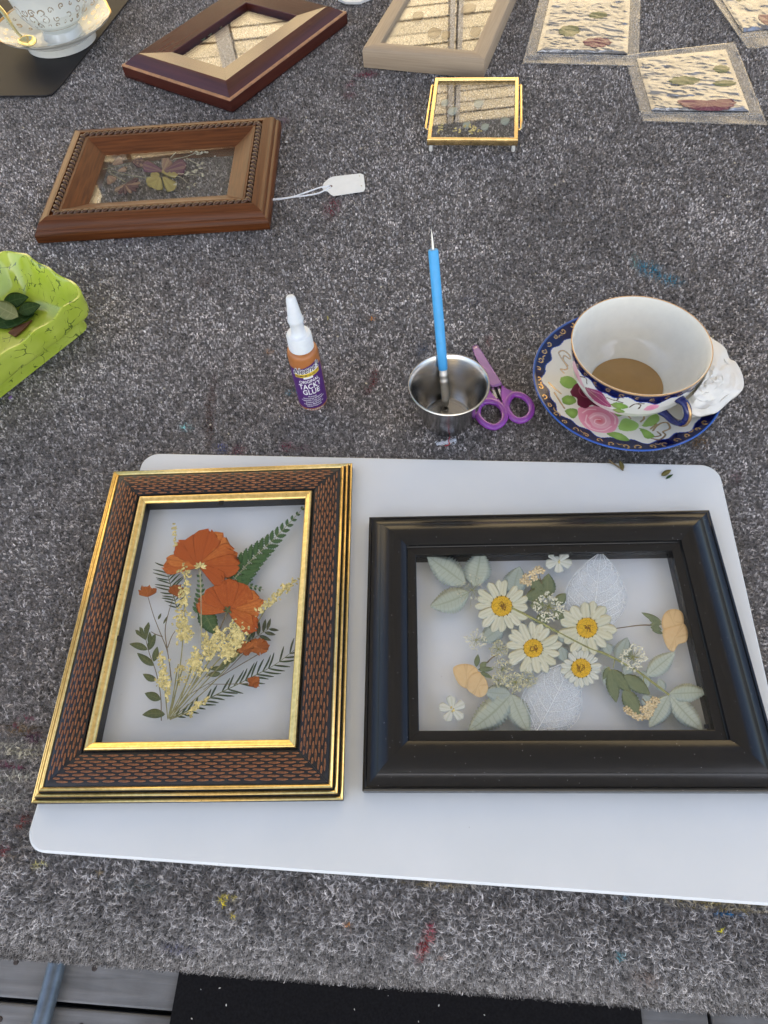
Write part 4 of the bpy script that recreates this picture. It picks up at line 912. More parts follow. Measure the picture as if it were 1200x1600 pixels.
one('stem', mp_gstem, t_, lambda q_: stem(q_, [(798, 949), (841, 971), (876, 990), (923, 1014), (944, 1021), (990, 1045), (1022, 1068), (1046, 1086)], .0009, zK+.00014, 6, .8))
one('side_stem', mp_gstem, t_, lambda q_: [stem(q_, pp, .0004, zK+.00014, 5, .5) for pp in ([(961, 1030), (958, 1044)], [(1006, 1056), (1005, 1072)], [(800, 1084), (812, 1068)])])
# sage-green sprays
for lab, col_, items in (('sage green toothed leaf spray behind the dense white lace cluster', mp_sage, [((854, 935), (857, 896), 26), ((848, 927), (830, 902), 22), ((850, 926), (820, 934), 22), ((868, 945), (884, 927), 17), ((850, 945), (828, 946), 20), ((858, 962), (836, 972), 20), ((866, 955), (882, 966), 18)]),
                         ('sage green leaf spray hanging below the slanting stem', mp_sage, [((951, 1042), (943, 1062), 10), ((953, 1047), (963, 1098), 21), ((955, 1046), (986, 1083), 21), ((975, 1055), (1016, 1085), 23), ((974, 1078), (1000, 1117), 25)])):
    t_ = plant('leaf_spray', lab, 'leaf', items[0][0], zK, G2)
    for k, (b0, t0, w) in enumerate(items): one('leaf', col_, t_, lambda q_: blade(q_, b0, t0, w, zK+.00016+.00003*k, 'leaf', serr=.05, nser=9))
    one('stalk', mp_gstem, t_, lambda q_: stem(q_, [items[0][0], items[1][0], items[2][0]], .0004, zK+.00016))
# peach rosebuds
def poly_px(mb, pts, z, th=.0001, dome=.00012):
    p = np.array(pts, float); c_ = p.mean(0); sm_ = []
    n_ = len(p)
    for i in range(n_):
        for t in (0, .25, .5, .75):
            a, b2, c2, d2 = p[i-1], p[i], p[(i+1) % n_], p[(i+2) % n_]
            sm_.append(.5*((2*b2)+(-a+c2)*t+(2*a-5*b2+4*c2-d2)*t*t+(-a+3*b2-3*c2+d2)*t**3))
    sm_ = np.array(sm_); m_ = len(sm_); rings = []
    rnd = random.random()
    cols = []
    for f_, dz in ((1.0, -th), (1.0, 0), (.8, dome*.5), (.5, dome*.9), (.2, dome)):
        q = c_+(sm_-c_)*f_; rings.append(U(q[:, 0], q[:, 1], z+dz)); cols.append(np.stack([np.full(m_, f_), .5+.5*np.cos(np.linspace(0, 6.28, m_)), np.full(m_, rnd), np.ones(m_)], -1))
    o = mb.n; mb.grid(np.array(rings), False, True, np.array(cols), flip=True)
    cw = U(c_[0], c_[1], z+dome*1.02); k_ = mb.n; mb.add([cw], [], (0, .5, rnd, 1))
    mb.f += [(o+4*m_+i, o+4*m_+(i+1) % m_, k_) for i in range(m_)]; return mb
def cr(x, y, ox, oy, s=4.615): return (ox+x/s, oy+y/s)
P1 = [[cr(x, y, 640, 990) for x, y in ((312, 262), (345, 226), (420, 219), (480, 245), (500, 300), (470, 370), (410, 395), (350, 358))], [cr(x, y, 640, 990) for x, y in ((430, 300), (500, 275), (535, 305), (568, 380), (548, 440), (505, 460), (455, 436), (410, 390))]]
P2 = [[(1034, 978), (1036, 962), (1045, 953), (1058, 952), (1067, 959), (1068, 976), (1060, 992), (1044, 994)], [(1036, 984), (1050, 978), (1068, 974), (1075, 988), (1072, 1003), (1060, 1007), (1053, 1018), (1044, 1014), (1036, 996)]]
for lab, polys, sep, st_ in (('peach rosebud near the left rail with green sepals', P1, [((744, 1042), (747, 1022), 9), ((747, 1046), (772, 1045), 9), ((750, 1050), (770, 1060), 7), ((750, 1044), (760, 1034), 10)], [(760, 1036), (770, 1027), (780, 1022)]),
                             ('peach rosebud on a bare stalk near the right rail', P2, [((1034, 972), (1002, 957), 9), ((1034, 976), (1014, 968), 8), ((1034, 984), (1016, 980), 8), ((1036, 990), (1018, 984), 6), ((1030, 980), (1016, 975), 11)], [(1022, 977), (1000, 977), (962, 982)])):
    t_ = plant('rosebud', lab, 'flower', st_[0], zK, G2)
    for k, pg in enumerate(polys): one('petal', mp_peach, t_, lambda q_: poly_px(q_, pg, zK+.00018+.0001*k))
    for b0, t0, w in sep: one('sepal', mp_sage, t_, lambda q_: blade(q_, b0, t0, w, zK+.00030, 'leaf', n=9))
    one('stalk', mp_bstem, t_, lambda q_: stem(q_, st_, .0005, zK+.00016))
# small white five-petalled flowers
for lab, c_, r, a0, fl in (('small white five-petalled blossom touching the top rail', (873, 877), 21, .3, .85), ('small white five-petalled blossom alone in the corner below the left rosebud', (707, 1108), 21, .8, 1.0)):
    t_ = plant('small_blossom', lab, 'flower', c_, zK, G2)
    for k in range(5):
        a = a0+k*2*math.pi/5; one('petal', mp_wht2, t_, lambda q_: blade(q_, c_, (c_[0]+r*math.cos(a), c_[1]+r*fl*math.sin(a)), r*.85, zK+.00018+.00003*k, 'petal', n=9, ragged=.08, na=7, notch=.1))
    one('centre', mp_gold, t_, lambda q_: [q_.ball(U(c_[0]+random.gauss(0, 1.6), c_[1]+random.gauss(0, 1.6), zK+.0004), .0006, 6, 4, rz=.0002) for _ in range(6)])
# lace umbels
LACE = [('airy white lace cluster with green stalks on the corner leaves', (738, 922), 26, 34, mp_lace, .7), ('dense white lace cluster on the sage leaf spray', (857, 948), 25, 95, mp_lace, 1.0), ('small white lace cluster near the left rail', (744, 1000), 17, 40, mp_lace, .9),
        ('round white lace cluster on the slanting stem', (989, 1027), 22, 80, mp_lace, 1.0), ('greenish cream lace tuft left of the lower daisy', (779, 1014), 15, 48, mp_lace2, .8), ('greenish cream lace tuft right of the peach rosebud', (785, 1045), 16, 46, mp_lace2, .8), ('greenish cream lace tuft above the leaf fork', (805, 1066), 17, 70, mp_lace2, .9), ('greenish cream lace tuft beside the white skeleton leaf', (824, 1062), 15, 44, mp_lace2, .8), ('greenish cream lace tuft between rosebud and leaf fork', (779, 1063), 11, 32, mp_lace2, .8)]
for lab, c_, r, n_, m_, rr in LACE:
    t_ = plant('lace_cluster', lab, 'flower', c_, zK, G2)
    pts = [(c_[0]+r*math.sqrt(random.uniform(.08, 1))*math.cos(a), c_[1]+r*.95*math.sqrt(random.uniform(.08, 1))*math.sin(a)) for a in np.linspace(0, 6.28*3, n_)]
    one('stalks', mp_gstem, t_, lambda q_: [stem(q_, [c_, ((c_[0]+p[0])/2+random.gauss(0, 1), (c_[1]+p[1])/2+random.gauss(0, 1)), p], .00013, zK+.0003, 3, .7, 2) for p in pts[::2]])
    def fl_(q_):
        for p in pts:
            for _ in range(3):
                w_ = U(p[0]+random.gauss(0, 1.1), p[1]+random.gauss(0, 1.1), zK+.00042+random.random()*.0001); q_.ball(w_, .00052*rr*random.uniform(.8, 1.25), 5, 3, rz=.0003)
    stuff(one('florets', m_, t_, fl_))
# peach blossom clusters
for lab, pts, st_ in (('peach blossom cluster above the sage leaf spray', [(817, 908), (826, 911), (822, 901), (831, 896), (835, 903), (841, 889), (837, 893), (846, 892)], [(846, 912), (842, 895)]), ('peach blossom cluster below the sage leaf spray', [(979, 1108), (984, 1113), (990, 1117), (997, 1121), (1004, 1121), (1011, 1120), (1016, 1115), (1008, 1112), (1012, 1105), (1018, 1108), (1022, 1102), (1026, 1096), (1022, 1093), (1004, 1108), (1014, 1100)], [(1004, 1092), (1010, 1100), (1008, 1110)])):
    t_ = plant('blossom_cluster', lab, 'flower', st_[0], zK, G2)
    one('stalk', mp_bstem, t_, lambda q_: stem(q_, st_, .0004, zK+.0002))
    for p in pts:
        def bl_(q_):
            a0 = random.random()*6
            for k in range(5):
                a = a0+k*1.257; blade(q_, p, (p[0]+6.2*math.cos(a), p[1]+5.6*math.sin(a)), 5.6, zK+.0003+random.random()*.00022, 'petal', n=5, na=3)
        one('blossom', mp_peachf, t_, bl_)
# daisies on top
for lab, c_, r, rd, n_, a0, zz in (('large white daisy beside the airy lace cluster and corner leaves', (784, 947), 43, 16.5, 17, .1, 0), ('large white daisy lying below and between two others', (833, 1013), 44, 15, 17, .25, .00008), ('large white daisy in front of the upper skeleton leaf', (917, 981), 45, 16.5, 15, .0, .00004), ('smallest white daisy with the widest yellow centre, above the lower skeleton leaf', (908, 1044), 31.5, 15.5, 18, .15, .00014)):
    t_ = plant('daisy', lab, 'flower', c_, zK, G2); z0 = zK+.00026+zz
    for k in range(n_):
        a = a0+2*math.pi*(k+random.uniform(-.22, .22))/n_; rr = r*random.uniform(.92, 1.05)
        w = 2*math.pi*r/n_*random.uniform(.84, 1.08)*(.9 if r > 35 else .95)
        one('petal', mp_white if r > 35 else mp_wht2, t_, lambda q_: blade(q_, (c_[0]+rd*.6*math.cos(a), c_[1]+rd*.58*math.sin(a)), (c_[0]+rr*math.cos(a), c_[1]+rr*.95*math.sin(a)), w, z0+.00003*(k % 4), 'daisy', n=9, bend=random.uniform(-.05, .05), notch=random.choice((0, .03, .06))))
    one('sepals', mp_sep, t_, lambda q_: [blade(q_, (c_[0]+rd*.8*math.cos(a), c_[1]+rd*.78*math.sin(a)), (c_[0]+rd*1.13*math.cos(a), c_[1]+rd*1.1*math.sin(a)), 2.6, z0+.00013, 'leaf', n=4, na=3) for a in np.linspace(.2, 6.3, 16)])
    ring = [(c_[0]+rd*math.cos(a), c_[1]+rd*.97*math.sin(a)) for a in np.linspace(0, 2*math.pi, 20, endpoint=False)]
    dsk = one('disc', mp_disc, t_, lambda q_: poly_px(q_, ring, z0+.00016, dome=.00018))
    def fl_(q_):
        for k in range(150):
            f_ = math.sqrt((k+.5)/150); a = k*2.39996; 
            if f_ < .52 and random.random() < .5: continue
            w_ = U(c_[0]+rd*.96*f_*math.cos(a), c_[1]+rd*.93*f_*math.sin(a), z0+.00024+.0001*(1-f_)); q_.ball(w_, .00042 if f_ > .6 else .0003, 5, 3, rz=.00018)
    stuff(one('disc_florets', mp_rim, t_, fl_))
    one('disc_scar', mp_mark, t_, lambda q_: [stem(q_, [(c_[0]+random.uniform(-7, 7), c_[1]+random.uniform(-7, 7)) for _ in range(3)], .00018, z0+.00046, 4, .8, 3) for _ in range(6)])

# ---------- in the carved frame
zC = .0004+.00775
def cc_(x, y): return (140+x/5.217, 200+y/5.217)
mp_violet = plant_mat('violet_petal', (.17, .075, .12), (.10, .035, .07), (.30, .22, .14), 9, thin=.1, streak=True)
mp_yel = plant_mat('yellow_petal', (.44, .38, .14), (.30, .25, .08), (.2, .16, .05), 7, thin=.1, streak=True)
mp_pinkp = plant_mat('pink_petal', (.33, .23, .16), (.22, .13, .09), (.4, .33, .2), 7, thin=.1, streak=True)
mp_maroon = plant_mat('maroon_petal', (.085, .025, .045), (.05, .015, .03), (.2, .14, .1), 6, thin=.05, streak=True)
mp_dustyw = mat('dusty_white', (.40, .38, .28), .8, var=.3, scale=500)
t_ = plant('viola_flower', 'purple and yellow pressed viola in the middle of the carved frame', 'flower', cc_(590, 370), zC, G3)
for b0, t0, w, m_ in (((590, 350), (430, 300), 22, mp_violet), ((600, 340), (640, 250), 22, mp_pinkp), ((610, 350), (785, 310), 30, mp_violet), ((580, 350), (720, 370), 20, mp_yel), ((570, 390), (500, 370), 22, mp_yel), ((570, 400), (540, 500), 24, mp_yel), ((600, 400), (690, 505), 24, mp_yel), ((570, 410), (470, 450), 20, mp_yel)):
    one('petal', m_, t_, lambda q_: blade(q_, cc_(*b0), cc_(*t0), w, zC+.0002+random.random()*.0001, 'petal', n=9, ragged=.08, na=7))
one('stem', mp_pstem, t_, lambda q_: stem(q_, [cc_(510, 405), cc_(350, 390), cc_(150, 345)], .0006, zC+.0001))
for lab, hd_, dr, st_ in (('dark maroon clover bud above the viola stem', (345, 275), 60, [(335, 290), (110, 335)]), ('maroon clover head below the viola stem', (290, 460), 75, [(290, 440), (150, 355)])):
    t_ = plant('clover_head', lab, 'flower', cc_(*hd_), zC, G3)
    for k in range(8):
        a = (-.7+k*.2) if hd_[1] < 400 else (2.4-k*.42); one('petal', mp_maroon if k % 3 else mp_pinkp, t_, lambda q_: blade(q_, cc_(*hd_), cc_(hd_[0]+dr*1.6*math.cos(a), hd_[1]+dr*1.1*math.sin(a)), 8, zC+.00015+k*.00003, 'petal', n=7, ragged=.1))
    one('stem', mp_pstem, t_, lambda q_: stem(q_, [cc_(*p) for p in st_], .0005, zC+.0001))
for lab, b0, t0, w in (('pale pink petal fan at the end of the stems', (190, 300), (270, 250), 16), ('pale pink petal just above the viola stem', (230, 350), (305, 330), 11), ('ragged pale petal under the gathered stems', (150, 390), (190, 440), 22)):
    t_ = plant('loose_petal', lab, 'petal', cc_(*b0), zC, G3); one('petal', mp_pinkp, t_, lambda q_: blade(q_, cc_(*b0), cc_(*t0), w, zC+.0001, 'petal', n=9, ragged=.2, na=7))
for lab, paths, heads in (('white sprig reaching for the top rail of the carved frame', [[(660, 245), (720, 180), (790, 125)], [(720, 180), (770, 170)]], [(750, 130), (800, 120), (775, 150), (740, 175)]), ('white sprig with buds spreading right of the viola', [[(680, 255), (780, 235), (870, 205), (960, 198)], [(790, 245), (870, 290), (920, 300)], [(840, 215), (895, 160)]], [(895, 158), (880, 210), (940, 198), (960, 200), (910, 205), (840, 182), (920, 285), (905, 325), (880, 300), (870, 345)]), ('thin faint sprig below the white sprigs', [[(660, 395), (740, 400), (800, 450)], [(720, 370), (820, 380), (920, 385)]], [(860, 460), (810, 485), (700, 460), (920, 385), (800, 365), (850, 360), (790, 380)])):
    t_ = plant('white_sprig', lab, 'sprig', cc_(*paths[0][0]), zC, G3)
    one('stalks', mp_dustyw, t_, lambda q_: [stem(q_, [cc_(*p) for p in pp], .0006, zC+.0001, 5, .6) for pp in paths])
    for h_ in heads: one('bud', mp_dustyw, t_, lambda q_: [q_.ball(U(*(np.array(cc_(*h_))+np.array([random.gauss(0, 1.1), random.gauss(0, 1.0)])), zC+.0003), .0016*random.uniform(.6, 1.1), 7, 4, rz=.0004) for _ in range(4)])

# ---------- leaves in the other glazed frames
def simple(name, label, cat, m, items, z, group):
    t_ = plant(name, label, cat, items[0][0], z, group)
    for k, (b0, t0, w) in enumerate(items): one('leaf' if cat != 'flower' else 'petal', m, t_, lambda q_: blade(q_, b0, t0, w, z+.00005*k, 'leaf' if cat != 'flower' else 'petal', n=9))
zM = .0004+.0128; zR = .0004+.0148; zQ = .0095
mp_tan = plant_mat('tan_leaf', (.30, .22, .12), (.18, .12, .06), (.36, .28, .16), 6, thin=.1)
simple('pressed_leaf', 'pale round leaves along the far rail inside the mahogany frame', 'leaf', mp_sage, [((330, 55), (318, 43), 14), ((345, 44), (338, 30), 13), ((320, 62), (310, 52), 12), ((275, 88), (268, 78), 14)], zM, None)
simple('pressed_petal', 'yellow petals showing at the shaded edge of the mahogany frame glass', 'flower', mp_yel, [((305, 66), (300, 58), 9), ((312, 60), (306, 52), 8)], zM, None)
simple('pressed_leaf', 'tan oval leaves pressed in the pale wooden frame', 'leaf', mp_tan, [((668, 55), (690, 47), 18), ((690, 60), (704, 50), 14), ((735, 55), (752, 44), 16), ((645, 30), (662, 20), 16), ((720, 20), (745, 8), 18)], zR, None)
simple('pressed_leaf', 'grey-green eucalyptus leaves inside the brass edged frame', 'leaf', mp_pale2, [((723, 199), (735, 191), 11), ((752, 202), (764, 194), 12), ((782, 192), (797, 186), 14), ((700, 178), (715, 168), 14), ((740, 165), (756, 158), 14), ((690, 165), (700, 155), 12)], zQ, None)
t_ = plant('seed_cluster', 'tan seed heads pressed along the near edge of the brass edged frame', 'flower', (710, 200), zQ, None)
for k in range(14):
    c_ = (682+random.random()*68, 196+random.random()*12)
    one('seed_head', mp_gold if k % 2 else mp_tanf if False else mp_gold, t_, lambda q_: [q_.ball(U(c_[0]+random.gauss(0, 1.8), c_[1]+random.gauss(0, 1.4), zQ+.0003), .0014, 6, 4, rz=.0004) for _ in range(4)])

# ================================================================== OTHER THINGS ON THE TABLE
def text_geo(body, size, shear=0.0, bold=0.0, align='CENTER', spacing=1.0):
    cu = bpy.data.curves.new('lettering', 'FONT'); cu.body = body; cu.size = size; cu.shear = shear; cu.offset = bold; cu.align_x = align; cu.space_character = spacing; cu.resolution_u = 3
    ob = bpy.data.objects.new('lettering', cu); COL.objects.link(ob)
    bpy.context.view_layer.update()
    me = bpy.data.meshes.new_from_object(ob.evaluated_get(bpy.context.evaluated_depsgraph_get()))
    v = np.array([x.co[:] for x in me.vertices]).reshape(-1, 3); f = [tuple(p.vertices) for p in me.polygons]
    bpy.data.objects.remove(ob); bpy.data.curves.remove(cu); bpy.data.meshes.remove(me)
    return v, f

# ---- glue bottle
m_glue = mat('amber_bottle', (.42, .155, .045), .32, var=.12, scale=60, sss=.1, coat=.2)
m_cap = mat('white_cap', (.78, .82, .84), .38, var=.04, sss=.15)
m_label = mat('purple_label', (.085, .022, .16), .42, var=.1, scale=80)
m_lw = mat('label_white', (.82, .82, .83), .45, var=.03); m_ly = mat('label_yellow', (.80, .58, .03), .45, var=.05); m_lk = mat('label_ink', (.03, .02, .05), .45)
bc = U(490, 627, 0)[:2]
gb = thing('glue_bottle', 'small amber glue bottle with purple label and white nozzle cap', 'bottle', (*bc, 0))
BR = .0117
b_ = MB(); b_.lathe([(0, .0006), (.0095, .0006), (.0110, .0014), (BR, .0032), (BR, .0570), (.0113, .0592), (.0102, .0608), (.0088, .0616), (.0086, .0640)], 48, (*bc, 0)); b_.build('bottle_body', m_glue, gb, 40)
b_ = MB(); b_.lathe([(.0092, .0622), (.0094, .0624), (.0092, .0740), (.0086, .0752), (.0062, .0756), (.0054, .0764), (.0050, .0800), (.0050, .0856), (.0055, .0866), (.0059, .0882), (.0056, .0900), (.0050, .0922), (.0034, .1072), (.0029, .1084), (.0016, .1090), (0, .1091)], 36, (*bc, 0)); cp = b_.build('nozzle_cap', m_cap, gb, 45)
b_ = MB()
for k in range(40):
    a = k*math.pi/20; b_.box((0, 0, 0), (0, 0, 0)) if False else None
TH0 = math.atan2(-bc[1], -bc[0])-.04
def wrap(x, z, off): 
    a = TH0+np.asarray(x)/BR; return np.stack([bc[0]+(BR+off)*np.cos(a), bc[1]+(BR+off)*np.sin(a), np.asarray(z)+0*a], -1)
b_ = MB(); xs = np.linspace(-.0155, .0155, 40); top_ = .0485+.0040*np.clip((xs+.004)/.012, -.3, 1)*(np.abs(xs) < .0115)+np.where(np.abs(xs) < .0115, .0015, 0)
Pg = np.array([[wrap(x, z, .00012) for z in np.linspace(.0052, t_, 8)] for x, t_ in zip(xs, top_)]); b_.grid(Pg)
lb = b_.build('label', m_label, gb, True)
def patch(x0_, x1_, zf0, zf1, off, m, name):
    b_ = MB(); xs = np.linspace(x0_, x1_, 16); b_.grid(np.array([[wrap(x, zf0(x)+(zf1(x)-zf0(x))*t, off) for t in (0, .5, 1)] for x in xs])); return b_.build(name, m, lb, True)
patch(-.0100, .0108, lambda x: .0412+.0012*(x/.01), lambda x: .0450+.0014*(x/.01), .00020, m_ly, 'yellow_band')
patch(-.0108, .0112, lambda x: .0450+.0014*(x/.01), lambda x: .0492+.0022*(x/.01), .00019, m_lw, 'white_banner')
patch(-.0033, .0042, lambda x: .0393+.0008*(x/.01), lambda x: .0413+.0011*(x/.01), .00021, m_lw, 'white_tab')
def lettering(body, size, x, z, m, off=.00030, shear=0, bold=0, slope=0.0, spacing=1.0, sx=1.0, name='lettering'):
    v, f = text_geo(body, size, shear, bold, 'CENTER', spacing); b_ = MB()
    b_.add(wrap(v[:, 0]*sx+x, v[:, 1]+z+slope*v[:, 0], off), f); return b_.build(name, m, lb)
lettering("Aleene's", .0088, .0002, .0457, m_lw, .00026, .20, .00060, .16, 1.0, .74, 'name_outline')
lettering("Aleene's", .0088, .0002, .0457, m_lk, .00036, .20, .00012, .16, 1.0, .74, 'name')
lettering('PREMIUM QUALITY', .0028, .0004, .0421, m_lk, .0003, .12, .00004, .12, 1, .83)
lettering('ORIGINAL', .0044, .0006, .0350, m_lw, .0003, 0, .00008, .10, 1, .80)
lettering('TACKY', .0076, .0006, .0284, m_lw, .0003, 0, .00016, .08, 1.04, .72)
lettering('GLUE', .0076, .0006, .0220, m_lw, .0003, 0, .00016, .06, 1.04, .74)
for i, s_ in enumerate(('Premium', 'All-Purpose Adhesive', 'Pegamento Tacky Original', 'Premium Quality', 'Adhesivo Multiusos de', 'Calidad Premium')):
    lettering(s_, .0022, .0006, .0188-i*.0022, m_lw, .0003, 0, .00003, .05, 1, .82)
lettering('.66 fl oz (19.5 mL)', .0023, .0006, .0031, m_lw, .0003, 0, .00005, .03, 1, .85)

# ---- steel cup
m_ss = mat('brushed_steel', (.60, .58, .55), .20, 1.0, var=.1, scale=90, stretch=(1, 1, 30), bump=.12, bscale=120, rvar=.06)
rc_ = np.array([.0583, .3405]); RZ = .0405
sc_ = thing('steel_cup', 'small stainless steel sauce cup holding the blue brush', 'cup', (*rc_, 0))
b_ = MB(); b_.lathe([(0, .0012), (.0170, .0008), (.0190, .0012), (.0200, .0030), (.0225, .0140), (.0252, .0260), (.0279, .0378), (.0290, .0396), (.0300, .0402), (.0304, .0408), (.0300, .0415), (.0292, .0414), (.0284, .0404), (.0272, .0378), (.0246, .0260), (.0219, .0140), (.0194, .0036), (.0184, .0026), (.0150, .0024), (.0148, .0020), (0, .0020)], 72, (*rc_, 0)); b_.build('cup_wall', m_ss, sc_, 35)

# ---- blue brush with needle tip
m_blue = mat('blue_plastic', (.085, .42, .80), .38, var=.05, sss=.1); m_fer = mat('ferrule', (.80, .77, .68), .32, .6, var=.1); m_bris = mat('white_bristle', (.75, .74, .68), .5, var=.2, scale=900)
A = U(697, 634, .0035); Tt = U(674, 357, .128); dB = Tt-A; LB = np.linalg.norm(dB); dB /= LB
def at_y(yy):
    ts = np.linspace(0, LB, 400); _, py, _ = proj(A[None]+ts[:, None]*dB); return float(np.interp(-yy, -py, ts))
y1_, y2_ = at_y(577), at_y(390)
br = thing('paint_brush', 'bright blue handled brush with needle end standing in the steel cup', 'brush', tuple(A))
def seg(name, m, prof_, sq=1.0):
    q = MB(); q.tube([A+dB*s for s, _ in prof_], [r for _, r in prof_], 16, squash=sq); q.build(name, m, br, 40)
seg('bristles', m_bris, [(0.0, .0018), (.002, .0025), (.006, .0028), (.009, .0028)], .7)
seg('ferrule', m_fer, [(.005, .0030), (.012, .0032), (.020, .0030), (.0205, .0033), (.0225, .0033), (.023, .0030), (.0255, .0030), (.026, .0033), (.0275, .0033), (.028, .0031), (y1_+.001, .0032)])
seg('handle', m_blue, [(y1_, .0033), (y1_+.0005, .0036), (y1_+.02, .0037), ((y1_+y2_)/2, .0037), (y2_-.001, .0036), (y2_, .0032)])
seg('needle_tip', m_fer, [(y2_-.002, .0010), (y2_+.001, .0010), (y2_+.004, .0009), (LB-.004, .0005), (LB, .0001)])

# ---- purple scissors in their sheath
def tint_mat(name, col, rough=.12):
    m, nt, b_ = nodes(name); b_.inputs['Base Color'].default_value = (*col, 1); b_.inputs['Roughness'].default_value = rough; b_.inputs['Transmission Weight'].default_value = .62; b_.inputs['IOR'].default_value = 1.35; b_.inputs['Coat Weight'].default_value = 1.0; b_.inputs['Coat Roughness'].default_value = .03
    return m
m_pur = tint_mat('purple_plastic', (.62, .13, .92)); m_shth = tint_mat('lilac_sheath', (.66, .28, .80), .22)
m_blade = mat('blade_steel', (.65, .65, .66), .25, 1.0)
def S(x, y, z): return U(720+x/9.231, 530+y/9.231, z)
sx_ = thing('scissors', 'little purple plastic scissors in a lilac blade sheath beside the steel cup', 'scissors', tuple(S(580, 860, 0)))
def loop(pts, r, z):
    p = smoothpath(pts+[pts[0]], 5)[:-1]; q = MB(); q.tube(np.array([S(x, y, z) for x, y in p]), r, 10, closed=True, squash=.85); return q
lp1 = [(260, 960), (340, 905), (450, 900), (560, 950), (620, 1040), (635, 1130), (590, 1210), (500, 1265), (400, 1250), (300, 1180), (240, 1090)]
lp2 = [(690, 860), (760, 800), (870, 810), (960, 870), (1015, 960), (1015, 1060), (950, 1140), (850, 1175), (760, 1140), (690, 1060), (655, 960)]
loop(lp1, .0028, .0034).build('finger_loop', m_pur, sx_, True); loop(lp2, .0028, .0038).build('finger_loop', m_pur, sx_, True)
def slab(pts, z0, z1, m, name, sub=True):
    p = smoothpath(pts+[pts[0]], 4)[:-1]; n_ = len(p); c_ = p.mean(0); q = MB(); rings = []
    for f_, z in ((.9, z0), (1, z0+(z1-z0)*.25), (1, z0+(z1-z0)*.75), (.88, z1)):
        rings.append([S(*(c_+(pp-c_)*f_), z) for pp in p])
    q.grid(np.array(rings), False, True); q.f.append(tuple(3*n_+i for i in range(n_))); q.f.append(tuple(reversed(range(n_))))
    q.build(name, m, sx_, 50)
slab([(165, 110), (205, 85), (255, 100), (400, 320), (520, 510), (595, 640), (560, 670), (480, 690), (415, 670), (380, 600), (290, 400), (190, 220)], .0012, .0062, m_shth, 'blade_sheath')
slab([(590, 640), (650, 700), (760, 745), (880, 775), (900, 820), (780, 800), (700, 860), (660, 950), (690, 1060), (640, 1040), (600, 930), (585, 860), (570, 760)], .0012, .0056, m_pur, 'handle_arm')
slab([(400, 690), (440, 760), (520, 850), (570, 880), (620, 1000), (600, 1000), (500, 910), (380, 880), (290, 930), (260, 960), (300, 860), (380, 780)], .0012, .0050, m_pur, 'handle_arm')
for pg in ([(430, 690), (475, 700), (535, 860), (500, 850)], [(520, 695), (560, 690), (605, 860), (585, 865)]):
    slab(pg, .0020, .0032, m_blade, 'blade')

# ---- painted porcelain: colours are evaluated on the fine mesh of each piece
def in_poly(P, poly):
    poly = np.asarray(poly); x, y = P[:, 0], P[:, 1]; r = np.zeros(len(P), bool); n_ = len(poly); j = n_-1
    for i in range(n_):
        xi, yi = poly[i]; xj, yj = poly[j]
        c_ = ((yi > y) != (yj > y)) & (x < (xj-xi)*(y-yi)/((yj-yi) if yj != yi else 1e-12)+xi); r ^= c_; j = i
    return r
def dist_line(P, pts):
    d = np.full(len(P), 1e9)
    for a, b2 in zip(pts[:-1], pts[1:]):
        ab = b2-a; t = np.clip(((P-a)@ab)/max(ab@ab, 1e-12), 0, 1); d = np.minimum(d, np.hypot(*(P-a-t[:, None]*ab).T))
    return d
class Paint:
    def __init__(s, P, base): s.P = P; s.C = np.tile(np.array([*base, 0.0]), (len(P), 1))
    def poly(s, pts, c0, c1=None, soft=.5):
        pts = smoothpath(list(pts)+[pts[0]], 5)[:-1]; lo, hi = pts.min(0), pts.max(0)
        k = np.where(np.all((s.P >= lo) & (s.P <= hi), 1))[0]; k = k[in_poly(s.P[k], pts)]
        if not len(k): return
        c_ = pts.mean(0); rr = np.max(np.hypot(*(pts-c_).T)); t = np.clip(np.hypot(*(s.P[k]-c_).T)/rr, 0, 1)[:, None]
        s.C[k, :3] = np.array(c0)*(1-t)+np.array(c1 if c1 is not None else c0)*t; s.C[k, 3] = 0
    def line(s, pts, w, c, gold=False, al=1.0):
        pts = smoothpath(pts, 5) if len(pts) > 2 else np.array(pts, float)
        lo, hi = pts.min(0)-w, pts.max(0)+w; k = np.where(np.all((s.P >= lo) & (s.P <= hi), 1))[0]
        if not len(k): return
        d = dist_line(s.P[k], pts); a = np.clip((w/2-d)/(w*.3)+.5, 0, 1)[:, None]*al
        s.C[k] = s.C[k]*(1-a)+np.array([*c, 1.0 if gold else 0.0])*a
m_pore = attr_mat('painted_porcelain', .10, True, coat=0.0)
NAVY, BLUE, GOLDC, WHITE = (.004, .006, .055), (.02, .06, .34), (.75, .48, .20), (.72, .715, .66)
G0, GD = (.28, .46, .10), (.14, .27, .05)
SCN = np.array([.2000, .3495]); SR = .0718
sp_prof = [(.0, .0045), (.026, .0045), (.030, .0050), (.040, .0078), (.052, .0110), (.064, .0142), (.0700, .0160), (SR, .0170)]
def saucer_z(r): return np.interp(r, [q[0] for q in sp_prof], [q[1] for q in sp_prof])
def px2s(x, y):
    z = .012
    for _ in range(4): w = U(x, y, z); z = float(saucer_z(np.hypot(*(w[:2]-SCN))))
    return w[:2]-SCN
def sx(pts, ox=840, oy=540, s_=5.714): return [px2s(ox+x/s_, oy+y/s_) for x, y in pts]
nr, nt_ = 120, 640
rr = np.interp(np.linspace(0, 1, nr), [0, .25, 1], [0.0005, .03, SR]); tt = np.linspace(0, 2*math.pi, nt_, endpoint=False)
RR, TT = np.meshgrid(rr, tt, indexing='ij'); PX = RR*np.cos(TT); PY = RR*np.sin(TT)
pt = Paint(np.c_[PX.ravel(), PY.ravel()], WHITE); rf, tf = RR.ravel(), TT.ravel()
